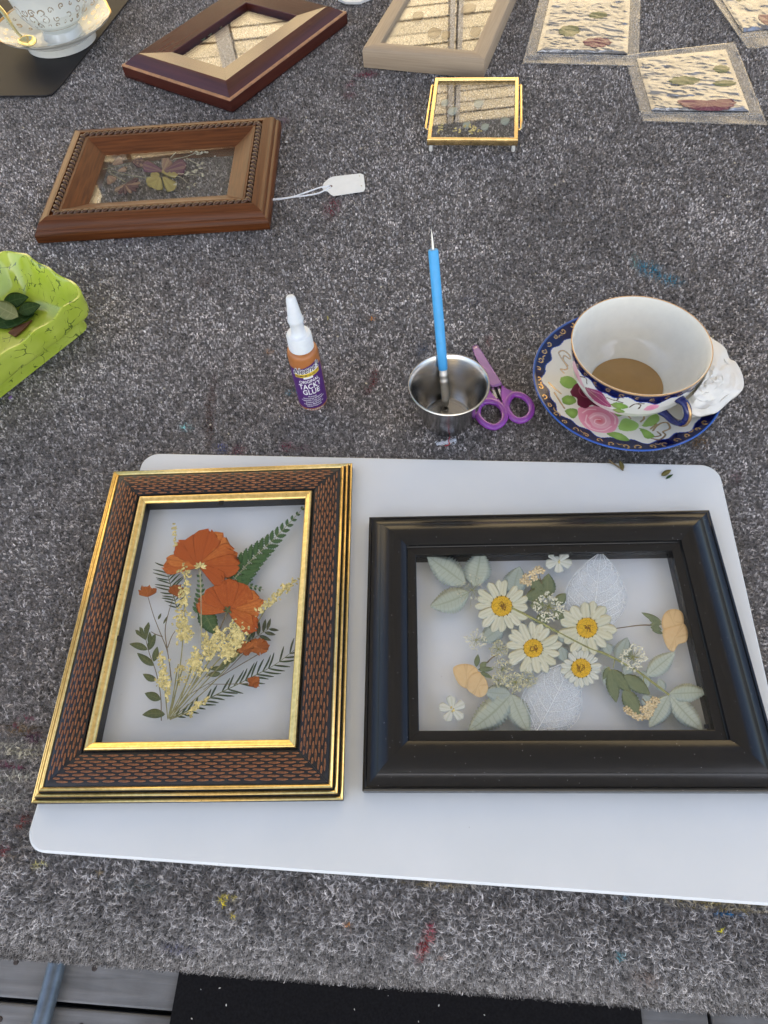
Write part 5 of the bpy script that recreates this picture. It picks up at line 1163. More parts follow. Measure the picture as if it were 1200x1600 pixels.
edge = .0630+.0016*np.sin(tf*11)+.0012*np.sin(tf*23+1)+.0022*np.clip(np.sin(tf*3+1.0), 0, 1)*-1
band = rf > edge
pt.C[band] = (*NAVY, 0)
k = np.abs(rf-edge) < .00035; pt.C[k] = (*BLUE, 0)
def scroll(P, cx_, cy_, r, a0, turn, sgn=1):
    return [np.array([cx_+r*(1-.75*t)*math.cos(a0+sgn*turn*t), cy_+r*(1-.75*t)*math.sin(a0+sgn*turn*t)]) for t in np.linspace(0, 1, 12)]
for i in range(44):
    a = i*2*math.pi/44; sg = 1 if i % 2 else -1
    cx_, cy_ = .0676*math.cos(a), .0676*math.sin(a)
    pt.line(scroll(None, cx_, cy_, .0028*random.uniform(.7, 1.1), a+sg*1.2+random.gauss(0, .4), random.uniform(3.6, 6.2), sg), .0008, GOLDC, True)
    if i % 3 == 0: pt.line([np.array([r_*math.cos(a+.05+d_), r_*math.sin(a+.05+d_)]) for r_, d_ in ((.0655, 0), (.0665, .03), (.0655, .06))], .0006, GOLDC, True)
pt.C[rf > .0706] = (.03, .09, .36, 0)
# saucer flowers, outlines read off the photograph
for pg, c0, c1 in (([(205, 285), (270, 270), (330, 300), (350, 345), (290, 385), (230, 365), (200, 330)], G0, (.22, .40, .10)), ([(215, 470), (260, 445), (320, 455), (345, 500), (290, 530), (230, 515)], G0, GD), ([(240, 580), (290, 560), (350, 570), (355, 620), (310, 650), (260, 610)], G0, GD),
                   ([(720, 720), (760, 655), (820, 655), (900, 700), (880, 750), (800, 765), (730, 750)], G0, (.34, .55, .16)), ([(930, 715), (990, 640), (1060, 610), (1090, 660), (1040, 710), (960, 725)], (.34, .52, .15), G0), ([(905, 735), (970, 750), (1030, 790), (1040, 820), (970, 830), (935, 790)], G0, GD), ([(610, 785), (680, 770), (760, 790), (820, 845), (740, 845), (660, 815)], G0, GD), ([(640, 570), (700, 560), (780, 590), (740, 630), (680, 625)], G0, GD)):
    pt.poly(sx(pg), c0, c1)
pt.poly(sx([(360, 560), (400, 540), (480, 545), (520, 530), (580, 545), (640, 560), (680, 600), (720, 650), (715, 710), (680, 765), (600, 780), (520, 770), (450, 745), (400, 700), (365, 640)]), (.62, .16, .25), (.74, .33, .44))
for pg, c_ in (([(450, 640), (500, 600), (580, 600), (640, 640), (650, 700), (590, 740), (500, 720)], (.70, .36, .44)), ([(490, 640), (550, 620), (610, 650), (610, 700), (550, 720), (500, 690)], (.58, .10, .14))): pt.poly(sx(pg), c_, (.74, .42, .5))
for ln in ([(400, 600), (450, 570), (520, 570)], [(470, 650), (520, 620), (590, 630), (610, 680), (570, 710), (510, 690), (520, 660), (560, 660)], [(420, 680), (480, 740), (580, 760), (660, 720)], [(640, 590), (690, 640), (690, 700)], [(440, 620), (430, 680), (470, 720)]):
    pt.line(sx(ln), .0009, (.86, .62, .68), al=.8)
pt.poly(sx([(290, 410), (340, 340), (400, 340), (470, 350), (520, 400), (580, 420), (620, 470), (670, 550), (600, 545), (540, 545), (480, 530), (430, 560), (360, 530), (350, 470), (310, 450)]), (.10, .008, .03), (.16, .015, .05))
for ln in ([(390, 350), (370, 400), (400, 450), (470, 470)], [(430, 430), (480, 420), (540, 440), (620, 500)], [(500, 430), (560, 500), (640, 540)]): pt.line(sx(ln), .0008, (.38, .08, .17), al=.8)
for ln in ([(235, 245), (205, 210), (250, 215), (265, 190), (205, 100), (190, 60), (230, 45), (280, 80), (290, 120), (240, 90), (230, 130), (270, 180)], [(1020, 830), (1090, 840), (1140, 800), (1120, 770), (1180, 740), (1160, 690), (1110, 690), (1060, 720), (1030, 760)], [(1050, 815), (1100, 800), (1070, 770)], [(1010, 745), (1060, 700)], [(940, 600), (950, 650), (920, 680)], [(790, 600), (830, 650)], [(100, 330), (150, 380), (210, 430)], [(150, 420), (200, 500), (240, 560)]):
    pt.line(sx(ln), .0011, (.55, .36, .16), True)
sa = thing('saucer', 'porcelain saucer with cobalt rim, gold scrolls and painted roses under the teacup', 'saucer', (*SCN, 0))
Z = saucer_z(RR)+.0012*np.clip((RR-.05)/.02, 0, 1)*np.sin(TT*8)*.12
b_ = MB(); b_.grid(np.stack([SCN[0]+PX, SCN[1]+PY, Z], -1), False, True, pt.C.reshape(nr, nt_, 4)); sob = b_.build('saucer_face', m_pore, sa, True)
m_gblue = mat('cobalt_glaze', (.03, .10, .40), .12, coat=.3); m_gwhite = mat('white_glaze', (.72, .71, .645), .12, coat=.3, var=.03)
b_ = MB(); b_.lathe([(.0714, .0171), (SR+.0004, .0170), (SR+.0006, .0163), (SR, .0158)], 128, (*SCN, 0)); b_.build('blue_rim', m_gblue, sa, True)
b_ = MB(); b_.lathe([(SR, .0160), (.064, .0125), (.045, .0062), (.036, .0034), (.0355, .0004), (.0325, .0004), (.032, .0028), (0, .003)], 96, (*SCN, 0)); b_.build('underside', m_gwhite, sa, 40)

# ---- teacup
CC = np.array([.1995, .3450]); CZ = .0560; CR = .0498
def cup_r(z): return np.interp(z, [.0052, .0075, .009, .012, .016, .022, .030, .040, .050, CZ], [.0225, .0228, .0235, .0285, .0345, .0402, .0445, .0474, .0490, CR])
zs = np.concatenate([np.linspace(.0052, .012, 8), np.linspace(.0125, CZ, 72)]); nt2 = 560; th = np.linspace(0, 2*math.pi, nt2, endpoint=False)
ZZ, TH = np.meshgrid(zs, th, indexing='ij'); RC_ = cup_r(ZZ)
def wrapd(a): return (a+math.pi) % (2*math.pi)-math.pi
def px2c(x, y):
    """photo pixel -> (arc, height) on the cup's outer wall; near side"""
    dx, dy, dz = [float(q) for q in ray(x, y)]; best = None
    for z in np.linspace(CZ, .006, 300):
        t = (z-CAMH)/dz; p = np.array([dx*t, dy*t])-CC; e = np.hypot(*p)-cup_r(z)
        if e <= 0: return np.array([wrapd(math.atan2(p[1], p[0])-TH0C)*.045, z])
        if best is None or e < best[0]: best = (e, np.array([wrapd(math.atan2(p[1], p[0])-TH0C)*.045, z]))
    return best[1]
TH0C = math.atan2(-CC[1], -CC[0])
pt = Paint(np.c_[(wrapd(TH-TH0C)*.045).ravel(), ZZ.ravel()], WHITE); zf = ZZ.ravel(); tf = TH.ravel()
low = CZ-.0078+.0022*np.sin(tf*9+.6)+.0012*np.sin(tf*21)
pt.C[zf > low] = (*NAVY, 0); k = np.abs(zf-low) < .0004; pt.C[k] = (*BLUE, 0)
for i in range(30):
    a = wrapd(i*2*math.pi/30)*.045; sg = 1 if i % 2 else -1
    pt.line(scroll(None, a, CZ-.0045, .0021*random.uniform(.7, 1.15), sg*1.2+random.gauss(0, .4), random.uniform(3.4, 6), sg), .0007, GOLDC, True)
pt.C[zf > CZ-.0009] = (.62, .42, .24, .6)
def cx(pts, ox=840, oy=540, s_=5.714): return [px2c(ox+x/s_, oy+y/s_) for x, y in pts]
pt.poly(cx([(310, 150), (330, 140), (370, 250), (420, 370), (395, 360), (340, 270)]), (.68, .28, .38), (.74, .45, .52))
pt.poly(cx([(420, 370), (470, 380), (560, 410), (610, 470), (660, 545), (600, 540), (520, 500), (450, 430)]), (.22, .03, .09), (.34, .06, .16))
for ln in ([(440, 385), (520, 450), (630, 535)], [(480, 400), (570, 440), (640, 520)]): pt.line(cx(ln), .0008, (.55, .25, .32), al=.7)
pt.poly(cx([(650, 525), (700, 505), (770, 520), (810, 550), (760, 565), (690, 555)]), G0, GD)
pt.poly(cx([(940, 575), (980, 540), (1040, 525), (1085, 535), (1060, 560), (1000, 580)]), (.72, .22, .36), (.74, .38, .48))
pt.poly(cx([(660, 570), (720, 560), (780, 590), (720, 600)]), G0, GD)
for ln in ([(620, 465), (700, 490), (720, 470)], [(700, 490), (760, 510)], [(820, 550), (870, 520), (920, 530), (900, 565)], [(900, 515), (950, 520)], [(380, 275), (430, 290), (440, 340)]): pt.line(cx(ln), .0007, (.25, .15, .06), True)
cu = thing('teacup', 'wide porcelain teacup with cobalt gold rim and a little milky coffee', 'cup', (*CC, .0045))
b_ = MB(); b_.grid(np.stack([CC[0]+RC_*np.cos(TH), CC[1]+RC_*np.sin(TH), ZZ], -1), False, True, pt.C.reshape(len(zs), nt2, 4)); b_.build('cup_outside', m_pore, cu, True)
b_ = MB(); pin = [(CR, CZ), (CR-.0004, CZ+.0004), (CR-.0010, CZ+.0003), (CR-.0014, CZ-.0006)]+[(cup_r(z)-.0017, z) for z in np.linspace(CZ-.003, .0150, 16)]+[(.029, .0122), (.022, .0098), (.012, .0090), (0, .0088)]
b_.lathe(pin, 96, (*CC, 0)); b_.build('cup_inside', m_gwhite, cu, 60)
b_ = MB(); b_.lathe([(0, .0056), (.0205, .0053), (.0225, .0050)], 64, (*CC, 0)); b_.build('foot_ring', m_gwhite, cu, True)
m_grim = mat('gold_line', (.62, .40, .20), .3, .8); b_ = MB(); b_.tube([(CC[0]+(CR-.0003)*math.cos(a), CC[1]+(CR-.0003)*math.sin(a), CZ+.0002) for a in th[::6]], .00042, 6, True); b_.build('gold_rim', m_grim, cu, True)
m_cof = mat('milky_coffee', (.33, .195, .065), .12, var=.08, scale=60, coat=.2)
CFZ = .0124; b_ = MB(); rcf = float(cup_r(CFZ))-.0016; b_.lathe([(0, CFZ-.0002), (rcf*.9, CFZ-.0002), (rcf, CFZ+.0002)], 72, (*CC, 0)); b_.build('coffee', m_cof, cu, True)
# handle
ha = math.atan2(*(U(1062, 640, .036)[:2]-CC)[::-1]); hd = np.array([math.cos(ha), math.sin(ha)]); hs_ = np.array([-hd[1], hd[0]])
hp = smoothpath([(.0475, .0435), (.0535, .0445), (.0585, .0405), (.0600, .0335), (.0575, .0270), (.0510, .0225), (.0440, .0215), (.0375, .0205)], 5)
hv = np.array([[*(CC+hd*r), z] for r, z in hp])
b_ = MB(); b_.tube(hv, np.interp(np.linspace(0, 1, len(hv)), [0, .15, .5, .85, 1], [.0040, .0030, .0030, .0028, .0040]), 14, squash=.8)
hn = b_.build('handle', mat('navy_glaze', (.010, .016, .11), .10, coat=.4), cu, True)
b_ = MB(); off = np.array([[*(hd*.0026*math.sin(t_*3.1)), .0012*math.cos(t_*3.1)] for t_ in np.linspace(0, 1, len(hv))])
b_.tube((hv+off)[4:-12], .0011, 8); b_.build('gold_stripe', m_grim, hn, True)

# ---- crumpled napkin tucked behind the cup
m_nap = mat('paper_napkin', (.78, .76, .70), .85, var=.05, scale=40, bump=.2, bscale=800, spec=.2)
NP = [(1084, 500), (1096, 512), (1112, 528), (1132, 542), (1140, 560), (1150, 566), (1160, 585), (1162, 604), (1154, 616), (1140, 627), (1122, 643), (1108, 648), (1092, 651), (1078, 645), (1068, 632), (1066, 618), (1070, 600), (1080, 575), (1084, 540)]
p = smoothpath(NP+[NP[0]], 5)[:-1]; cN = np.array([1108, 590.0]); rings = []
nk = thing('napkin', 'crumpled white paper napkin tucked between the teacup and its saucer', 'napkin', tuple(U(1108, 600, .016)))
NF, NA = 6, 15                      # folded facets: coarse random heights, straight between, sharp creases
hz = RNG.normal(0, .0019, (NF, NA)); hz[0] = hz[0].mean(); na_ = len(p)
ii = np.linspace(0, NA, na_, endpoint=False)
for k_, f_ in enumerate(np.linspace(0, 1, 33)):
    q = cN+(p-cN)*f_; r_i = f_*(NF-1); r0_ = min(int(r_i), NF-2); fr_ = r_i-r0_
    sh = ii+.5*(r0_ % 2); a0_ = np.floor(sh).astype(int) % NA; a1_ = (a0_+1) % NA; fa_ = sh-np.floor(sh)
    hh_ = (hz[r0_, a0_]*(1-fa_)+hz[r0_, a1_]*fa_)*(1-fr_)+(hz[r0_+1, a0_]*(1-fa_)+hz[r0_+1, a1_]*fa_)*fr_
    w = U(q[:, 0], q[:, 1], .03)[:, :2]; cupd = np.clip((np.hypot(w[:, 0]-CC[0], w[:, 1]-CC[1])-.052)/.02, 0, 1)
    z = np.clip(.034+.010*(1-cupd)-.010*f_**2+hh_*(.5+.5*f_)+.0012*(vnoise(w[:, 0]*300, w[:, 1]*300, 6)-.5), .0186, .052)
    W3 = U(q[:, 0], q[:, 1], z); dd_ = W3[:, :2]-CC; rd_ = np.hypot(*dd_.T); lim = np.where(z < CZ, cup_r(z)+.0022, 0); fx = np.maximum(lim/rd_, 1); W3[:, :2] = CC+dd_*fx[:, None]; rings.append(W3)
rings = np.array(rings)
b_ = MB(); b_.grid(rings, False, True, flip=True); o = b_.build('paper_sheet', m_nap, nk, 38); md = o.modifiers.new('thickness', 'SOLIDIFY'); md.thickness = .0004
un = rings[-1].copy(); b_ = MB(); lo = un.copy(); c3 = un.mean(0); lo = c3+(un-c3)*.82; lo[:, 2] = .0190
b_.grid(np.array([un-np.array([0, 0, .0006]), lo]), False, True); b_.build('paper_fold', m_nap, nk, 38)

# ---- green dish with leaves
def crackle():
    m, nt, b_ = nodes('lime_glaze')
    tc = N(nt, 'TexCoord'); no = N(nt, 'TexNoise'); no.inputs['Scale'].default_value = 38; no.inputs['Detail'].default_value = 3; L(nt, tc.outputs['Object'], no.inputs['Vector'])
    ad = N(nt, 'VectorMath', operation='MULTIPLY_ADD'); L(nt, no.outputs['Color'], ad.inputs[0]); ad.inputs[1].default_value = (.04, .04, .04); L(nt, tc.outputs['Object'], ad.inputs[2])
    vo = N(nt, 'TexVoronoi', feature='DISTANCE_TO_EDGE'); vo.inputs['Scale'].default_value = 85; L(nt, ad.outputs[0], vo.inputs['Vector'])
    n2 = N(nt, 'TexNoise'); n2.inputs['Scale'].default_value = 95; L(nt, tc.outputs['Object'], n2.inputs['Vector'])
    wd = N(nt, 'MapRange'); wd.inputs[1].default_value = .50; wd.inputs[2].default_value = .7; wd.inputs[3].default_value = 0; wd.inputs[4].default_value = .05; L(nt, n2.outputs[0], wd.inputs[0])
    lt = N(nt, 'Math', operation='LESS_THAN'); L(nt, vo.outputs['Distance'], lt.inputs[0]); L(nt, wd.outputs[0], lt.inputs[1])
    rp = N(nt, 'ValToRGB'); e = rp.color_ramp.elements; e[0].position = .3; e[0].color = (.36, .46, .035, 1); e[1].position = .75; e[1].color = (.50, .58, .10, 1); L(nt, no.outputs[0], rp.inputs[0])
    mx = N(nt, 'MixRGB'); ms = N(nt, 'Math', operation='MULTIPLY'); ms.inputs[1].default_value = .8; L(nt, lt.outputs[0], ms.inputs[0]); L(nt, ms.outputs[0], mx.inputs[0]); L(nt, rp.outputs[0], mx.inputs[1]); mx.inputs[2].default_value = (.05, .09, .02, 1)
    L(nt, mx.outputs[0], b_.inputs['Base Color']); b_.inputs['Roughness'].default_value = .14; b_.inputs['Coat Weight'].default_value = .4; b_.inputs['Coat Roughness'].default_value = .04
    return m
m_lime = crackle()
ca = U(12, 389, .038)[:2]; cb = U(131, 457, .038)[:2]; cdd = U(0, 545, .038)[:2]
e1 = cb-ca; L1 = np.linalg.norm(e1); e1 /= L1; e2 = cdd-cb; e2 /= np.linalg.norm(e2); e2 = np.array([e1[1], -e1[0]])
DL, DS = .185, L1+.006
DC = cb+e2*DL/2-e1*DS/2+e1*.004-e2*.004
dsh = thing('ceramic_dish', 'lime green crackle glazed ceramic dish with a wavy rim', 'dish', (*DC, 0), math.atan2(e2[1], e2[0]))
def dring(w, h, r, z, wav=0.0, n_=12):
    q = rrect(w, h, r, n_); out = []
    segq = []
    for i in range(len(q)):
        a, b2 = q[i], q[(i+1) % len(q)]; m_ = max(1, int(np.hypot(*(b2-a))/.004))
        for k in range(m_): segq.append(a+(b2-a)*k/m_)
    return np.array(segq)
def dish_rings(spec):
    ref = dring(DL, DS, .018, 0); N_ = 220
    out = []
    for (dw, r, z, wav) in spec:
        q = dring(DL-2*dw, DS-2*dw, max(r, .002), z); s = np.r_[0, np.cumsum(np.hypot(*np.diff(np.vstack([q, q[:1]]), axis=0).T))]
        u = np.linspace(0, s[-1], N_, endpoint=False); qq = np.vstack([q, q[:1]]); P_ = np.c_[np.interp(u, s, qq[:, 0]), np.interp(u, s, qq[:, 1])]
        ph = np.linspace(0, 2*math.pi, N_, endpoint=False); n2 = P_/np.maximum(np.hypot(*P_.T), 1e-6)[:, None]
        zz = z+wav*(.0010*np.sin(ph*17+1)+.0009*np.sin(ph*7)); P_ = P_+n2*(wav*.0008*np.sin(ph*19))[:, None]
        out.append(np.c_[P_, zz])
    return np.array(out)
D_ = dish_rings([(.0115, .010, .0006, 0), (.0100, .011, .0015, 0), (.0095, .012, .0140, 0), (.0088, .012, .0160, 0), (.0030, .015, .0170, .4), (.0018, .016, .0190, .5), (.0012, .016, .0260, .6), (.0008, .017, .0340, .8), (.0002, .018, .0380, 1), (.0006, .018, .0392, 1), (.0022, .017, .0392, 1), (.0034, .016, .0378, 1), (.0075, .014, .0270, .5), (.0125, .012, .0150, 0), (.0165, .010, .0095, 0), (.0230, .008, .0072, 0), (.040, .006, .0066, 0)])
b_ = MB(); b_.grid(D_, False, True, flip=True); n_ = D_.shape[1]; b_.f.append(tuple(16*n_+i for i in range(n_))); b_.f.append(tuple(reversed(range(n_)))); b_.build('dish_body', m_lime, dsh, 45)
mp_dl1 = plant_mat('grey_green_leaf', (.24, .26, .12), (.17, .19, .08), (.33, .34, .17), 5, thin=.05); mp_dl2 = plant_mat('deep_green_leaf', (.035, .085, .02), (.02, .05, .012), (.07, .12, .04), 5, thin=.05)
m_brown = mat('brown_scrap', (.14, .06, .03), .7)
def dleaf(label, m, base, tip, w, z, tilt=.0):
    b_ = MB(); blade(b_, base, tip, w, 0.0, 'leaf', n=16, na=7, th=.0002, dome=.0)
    # lift in world space so that the leaf leans on the others
    V = np.concatenate(b_.v); px_, py_, _ = proj(V); W_ = U(px_, py_, z); d = W_[:, :2]-W_[:, :2].mean(0)
    rl = d@np.array([math.cos(.7), math.sin(.7)]); Vn = np.c_[W_[:, :2], z+tilt*rl+.0015*np.cos(rl*90)+(V[:, 2]-V[:, 2].mean())]
    c_ = Vn.mean(0); b_.v = [Vn]; me = b_.mesh('leaf', True, tuple(c_)); me.materials.append(m); o = bpy.data.objects.new('leaf', me); COL.objects.link(o); o.location = tuple(c_)
    return tag(o, label, 'leaf', 'leaves in the green dish')
dleaf('dark green leaf under the grey-green leaf in the lime dish', mp_dl2, (5, 475), (46, 466), 24, .0105, .05)
dleaf('darkest green leaf leaning in the corner of the lime dish', mp_dl2, (30, 490), (64, 477), 22, .0120, -.05)
dleaf('folded green leaf lying flat in the lime dish', mp_dl2, (-12, 508), (56, 491), 26, .0090, .03)
dleaf('grey-green oval leaf on top of the dark leaves in the lime dish', mp_dl1, (30, 497), (-14, 474), 27, .0165, .06)
b_ = MB(); pp = [(13, 520), (24, 510), (40, 505), (50, 500), (40, 512), (24, 526)]; wp = np.array([U(x, y, .0085)[:2] for x, y in pp]); b_.prism(wp, .0075, .0090); o = b_.build('leaf_scrap', m_brown); tag(o, 'brown dried leaf scrap on the floor of the lime dish', 'leaf', None)

# ---- price tag on a string
m_tag = mat('tag_card', (.78, .80, .77), .7, var=.03); m_str = mat('white_string', (.75, .77, .80), .8, var=.1, scale=800)
tg = thing('price_tag', 'blank white card price tag on a looped string', 'tag', tuple(U(540, 290, 0)))
tp = [(503, 293), (506, 286), (509, 283), (515, 278), (520, 276), (563, 271), (568, 273), (571, 294), (568, 299), (521, 306), (517, 304), (512, 299), (506, 298)]
b_ = MB(); b_.prism([U(x, y, .0018)[:2] for x, y in tp], .0014, .0019); b_.build('card', m_tag, tg)
b_ = MB(); hc = U(517, 291, .002); b_.lathe([(.0006, .0001), (.0016, .0001), (.0016, .0003), (.0006, .0003)], 14, (hc[0], hc[1], .0019)); b_.build('eyelet', m_brown, tg)
b_ = MB()
for pts in ([(410, 313), (430, 311), (455, 308), (480, 300), (500, 293), (516, 290)], [(410, 314), (432, 312), (458, 308), (482, 305), (500, 301), (517, 292)]):
    q = smoothpath(pts, 6); b_.tube(np.array([U(x, y, .0026+.0008*math.sin(i*.4)) for i, (x, y) in enumerate(q)]), .0008, 6)
b_.build('string', m_str, tg, True)

# ---- clear pouches with pressed flowers
m_film = glass_mat('pouch_film', (.93, .93, .93), .02, .16, .12, 6)
m_foil = mat('crinkled_film', (.31, .32, .345), .27, .75, var=.25, scale=50, bump=.2, bscale=200, rvar=.12)
def pouch(label, flabel, quad, seed, patches, amp=.0013):
    q = np.array(quad, float)
    def B(u, v, z): p_ = q[0]*(1-u)[..., None]*(1-v)[..., None]+q[1]*u[..., None]*(1-v)[..., None]+q[2]*u[..., None]*v[..., None]+q[3]*(1-u)[..., None]*v[..., None]; return U(p_[..., 0], p_[..., 1], z)
    def hgt(u, v):
        w = np.stack([u*.13, v*.17], -1)
        cr_ = np.abs(fbm(w[..., 0]*42+w[..., 1]*30, w[..., 1]*85-w[..., 0]*30, seed, 3)-.47)*2
        c2 = np.abs(vnoise(w[..., 0]*230+w[..., 1]*90, w[..., 1]*260-w[..., 0]*80, seed+5)-.5)
        e = np.clip(np.minimum(np.minimum(u-.09, .91-u), np.minimum(v-.06, .84-v))/.05, 0, 1)
        return .0016+e*(.0004+amp*(1-cr_)*1.7+.0004*(1-c2))+.0012*np.sin(u*5+seed)*(1-e)*.5
    c0 = U(*q.mean(0), 0); t_ = thing('flower_pouch', label, 'pouch', (c0[0], c0[1], 0))
    uu, vv = np.meshgrid(np.linspace(0, 1, 60), np.linspace(0, 1, 76), indexing='ij')
    bump_ = .0011+.0016*np.clip(1-np.minimum(np.minimum(uu, 1-uu), np.minimum(vv, 1-vv))/.05, 0, 1)*(vnoise(uu*8, vv*8, seed)-.1)+.0009*np.clip((vv-.86)/.1, 0, 1)*np.sin(uu*14+seed)
    b_ = MB(); b_.grid(B(uu, vv, bump_)); o = b_.build('film_border', m_film, t_, True); md = o.modifiers.new('thickness', 'SOLIDIFY'); md.thickness = .0003
    u2, v2 = np.meshgrid(np.linspace(.10, .90, 110), np.linspace(.07, .83, 130), indexing='ij')
    b_ = MB(); b_.grid(B(u2, v2, hgt(u2, v2))); b_.build('crinkled_pocket', m_foil, t_, 60)
    for vz in (.86, .885):
        us_ = np.linspace(.02, .98, 30); b_ = MB(); b_.tube(B(us_, np.full(30, vz), np.full(30, .0024)), .0006, 6); b_.build('zip_ridge', m_film, t_, True)
    fl = thing('pouched_flower', flabel, 'flower', (c0[0], c0[1], 0))
    for (cu_, cv_, ru, rv, m_) in patches:
        n_ = 9
        for k in range(n_):            # a fan of overlapping petals that follows the crinkles
            a0 = math.pi*(.05+.9*k/(n_-1))*(1 if rv > .09 else 2.1)
            g1, g2 = np.meshgrid(np.linspace(0, 1, 12), np.linspace(-1, 1, 7), indexing='ij')
            wv_ = .34*wpet(g1)*g2; al_ = g1*(1+.12*(vnoise(g2*3+k, g2*0+seed, 2)-.5))
            pu = np.clip(cu_+ru*(al_*math.cos(a0)-wv_*math.sin(a0)), .1, .9); pv = np.clip(cv_+rv*(al_*math.sin(a0)+wv_*math.cos(a0)), .07, .83)
            b_ = MB(); b_.grid(B(pu, pv, hgt(pu, pv)+.00012+.00003*k), col=np.stack([g1, .5+.5*g2, g1*0+random.random(), g1*0+1], -1)); b_.build('petal', m_, fl, True)
mp_pp = plant_mat('mauve_petal', (.24, .09, .11), (.16, .05, .07), (.33, .18, .17), 9, thin=.0, rough=.2, streak=True)
mp_pg = plant_mat('pouch_leaf', (.26, .25, .12), (.18, .18, .08), (.33, .32, .2), 6, thin=.0, rough=.2)
pouch('clear pouch of greenish petals lying beside the pale wooden frame', 'greenish pressed petals inside the pouch beside the pale wooden frame', [(845, -8), (1001, -12), (998, 104), (816, 99)], 3, [(.35, .52, .10, .08, mp_pg), (.62, .68, .13, .07, mp_pp), (.6, .30, .09, .05, mp_pg)])
pouch('clear pouch of mauve petals overlapping the greenish petal pouch', 'large mauve pressed petals seen through the crinkled pouch film', [(975, 86), (1148, 66), (1199, 196), (1004, 190)], 11, [(.58, .70, .24, .13, mp_pp), (.45, .42, .13, .06, mp_pg), (.80, .30, .07, .05, mp_pg), (.78, .48, .1, .04, mp_pg)])
pouch('clear pouch of pale petals poking in behind the mauve petal pouch', 'pale pressed petals inside the pouch behind the mauve petal pouch', [(1060, -75), (1250, -95), (1262, 66), (1168, 77)], 23, [(.3, .45, .12, .08, mp_pg), (.55, .7, .15, .1, mp_pp)])

# ---- far corner: dark mat, gilt saucer and cup, spoon
m_dmat = mat('dark_card', (.022, .021, .022), .5, var=.2, scale=40, spec=.12)
b_ = MB(); pp = [(-160, 152), (72, 150), (82, 147), (92, 138), (205, -4), (250, -55), (-160, -60)]; b_.prism([U(x, y, .002)[:2] for x, y in pp], .0006, .0026); o = b_.build('dark_mat', m_dmat); bv = o.modifiers.new('bevel', 'BEVEL'); bv.width = .0008; tag(o, 'dark charcoal card mat under the gilt saucer', 'mat')
S2 = np.array([-.3560, 1.0450]); R2 = .0745; Z0 = .0027
def s2z(r): return Z0+np.interp(r, [0, .026, .032, .045, .060, .070, R2], [.0075, .0075, .0085, .0125, .0190, .0240, .0262])
nr, nt_ = 80, 360
RR, TT = np.meshgrid(np.linspace(.0005, 1, nr)*R2, np.linspace(0, 2*math.pi, nt_, endpoint=False), indexing='ij')
lob = 1+.018*np.cos(TT*10)*np.clip(RR/R2, 0, 1)**4
PX, PY = RR*lob*np.cos(TT), RR*lob*np.sin(TT); pt = Paint(np.c_[PX.ravel(), PY.ravel()], (.70, .72, .66))
GD2 = (.50, .34, .14)
for ring, n_, r in ((.055, 20, .0050), (.064, 30, .0034), (.043, 16, .0040)):
    for i in range(n_):
        a = i*2*math.pi/n_; sg = 1 if i % 2 else -1; pt.line(scroll(None, ring*math.cos(a), ring*math.sin(a), r*random.uniform(.6, 1.2), a+sg+random.random(), random.uniform(3.5, 7), sg), random.uniform(.0006, .0012), GD2, True)
pt.C[(RR.ravel() > R2*.965)] = (.70, .45, .16, 1)
s2 = thing('saucer', 'white saucer with gilt scrolls and scalloped gold edge on the dark mat', 'saucer', (*S2, Z0))
b_ = MB(); b_.grid(np.stack([S2[0]+PX, S2[1]+PY, s2z(RR)], -1), False, True, pt.C.reshape(nr, nt_, 4)); b_.build('saucer_face', m_pore, s2, True)
b_ = MB(); b_.lathe([(R2*1.0, Z0+.0262), (R2*.99, Z0+.0245), (.060, Z0+.0168), (.046, Z0+.0085), (.0455, Z0+.0006), (.0425, Z0+.0003), (.041, Z0+.004), (0, Z0+.005)], 80, (*S2, 0)); b_.build('underside', m_gwhite, s2, 40)
C2 = S2+np.array([.004, .004])
def c2r(z): return np.interp(z-Z0, [.0075, .011, .016, .020, .028, .040, .055, .066], [.027, .0255, .0235, .027, .0365, .0435, .0470, .0500])
zs = np.linspace(Z0+.0075, Z0+.066, 70); th = np.linspace(0, 2*math.pi, 360, endpoint=False); ZZ, TH = np.meshgrid(zs, th, indexing='ij')
pt = Paint(np.c_[(wrapd(TH+math.pi/2)*.045).ravel(), ZZ.ravel()], (.70, .72, .68))
for zz, n_, r in ((Z0+.040, 18, .0062), (Z0+.032, 24, .0036), (Z0+.050, 22, .0048)):
    for i in range(n_):
        a = wrapd(i*2*math.pi/n_)*.045; sg = 1 if i % 2 else -1; pt.line(scroll(None, a+random.gauss(0, .001), zz+random.gauss(0, .0015), r*random.uniform(.5, 1.25), random.random()*6.3, random.uniform(3.5, 7.5), sg), random.uniform(.0005, .0011), (.36, .24, .11), True)
pt.C[np.abs(ZZ.ravel()-(Z0+.0240)) < .0004] = (.5, .36, .18, .8)
c2 = thing('teacup', 'white footed teacup with gilt scroll bands standing on the gilt saucer', 'cup', (*C2, Z0+.0075))
R_ = c2r(ZZ); b_ = MB(); b_.grid(np.stack([C2[0]+R_*np.cos(TH), C2[1]+R_*np.sin(TH), ZZ], -1), False, True, pt.C.reshape(len(zs), 360, 4)); b_.build('cup_outside', m_pore, c2, True)
b_ = MB(); b_.lathe([(c2r(z)-.0016 if z < Z0+.065 else c2r(z), z) for z in np.linspace(Z0+.066, Z0+.020, 14)]+[(.015, Z0+.018), (0, Z0+.018)], 72, (*C2, 0)); b_.build('cup_inside', m_gwhite, c2, 50)
m_spoon = mat('gilt_spoon', (.72, .62, .32), .18, 1.0)
sp = thing('spoon', 'gold coloured teaspoon resting in the gilt saucer', 'spoon', tuple(U(45, 66, .022)))
SP = [(-40, -22, .058), (-12, 2, .050), (4, 18, .044), (16, 36, .0365), (26, 50, .030), (33, 57, .0262)]
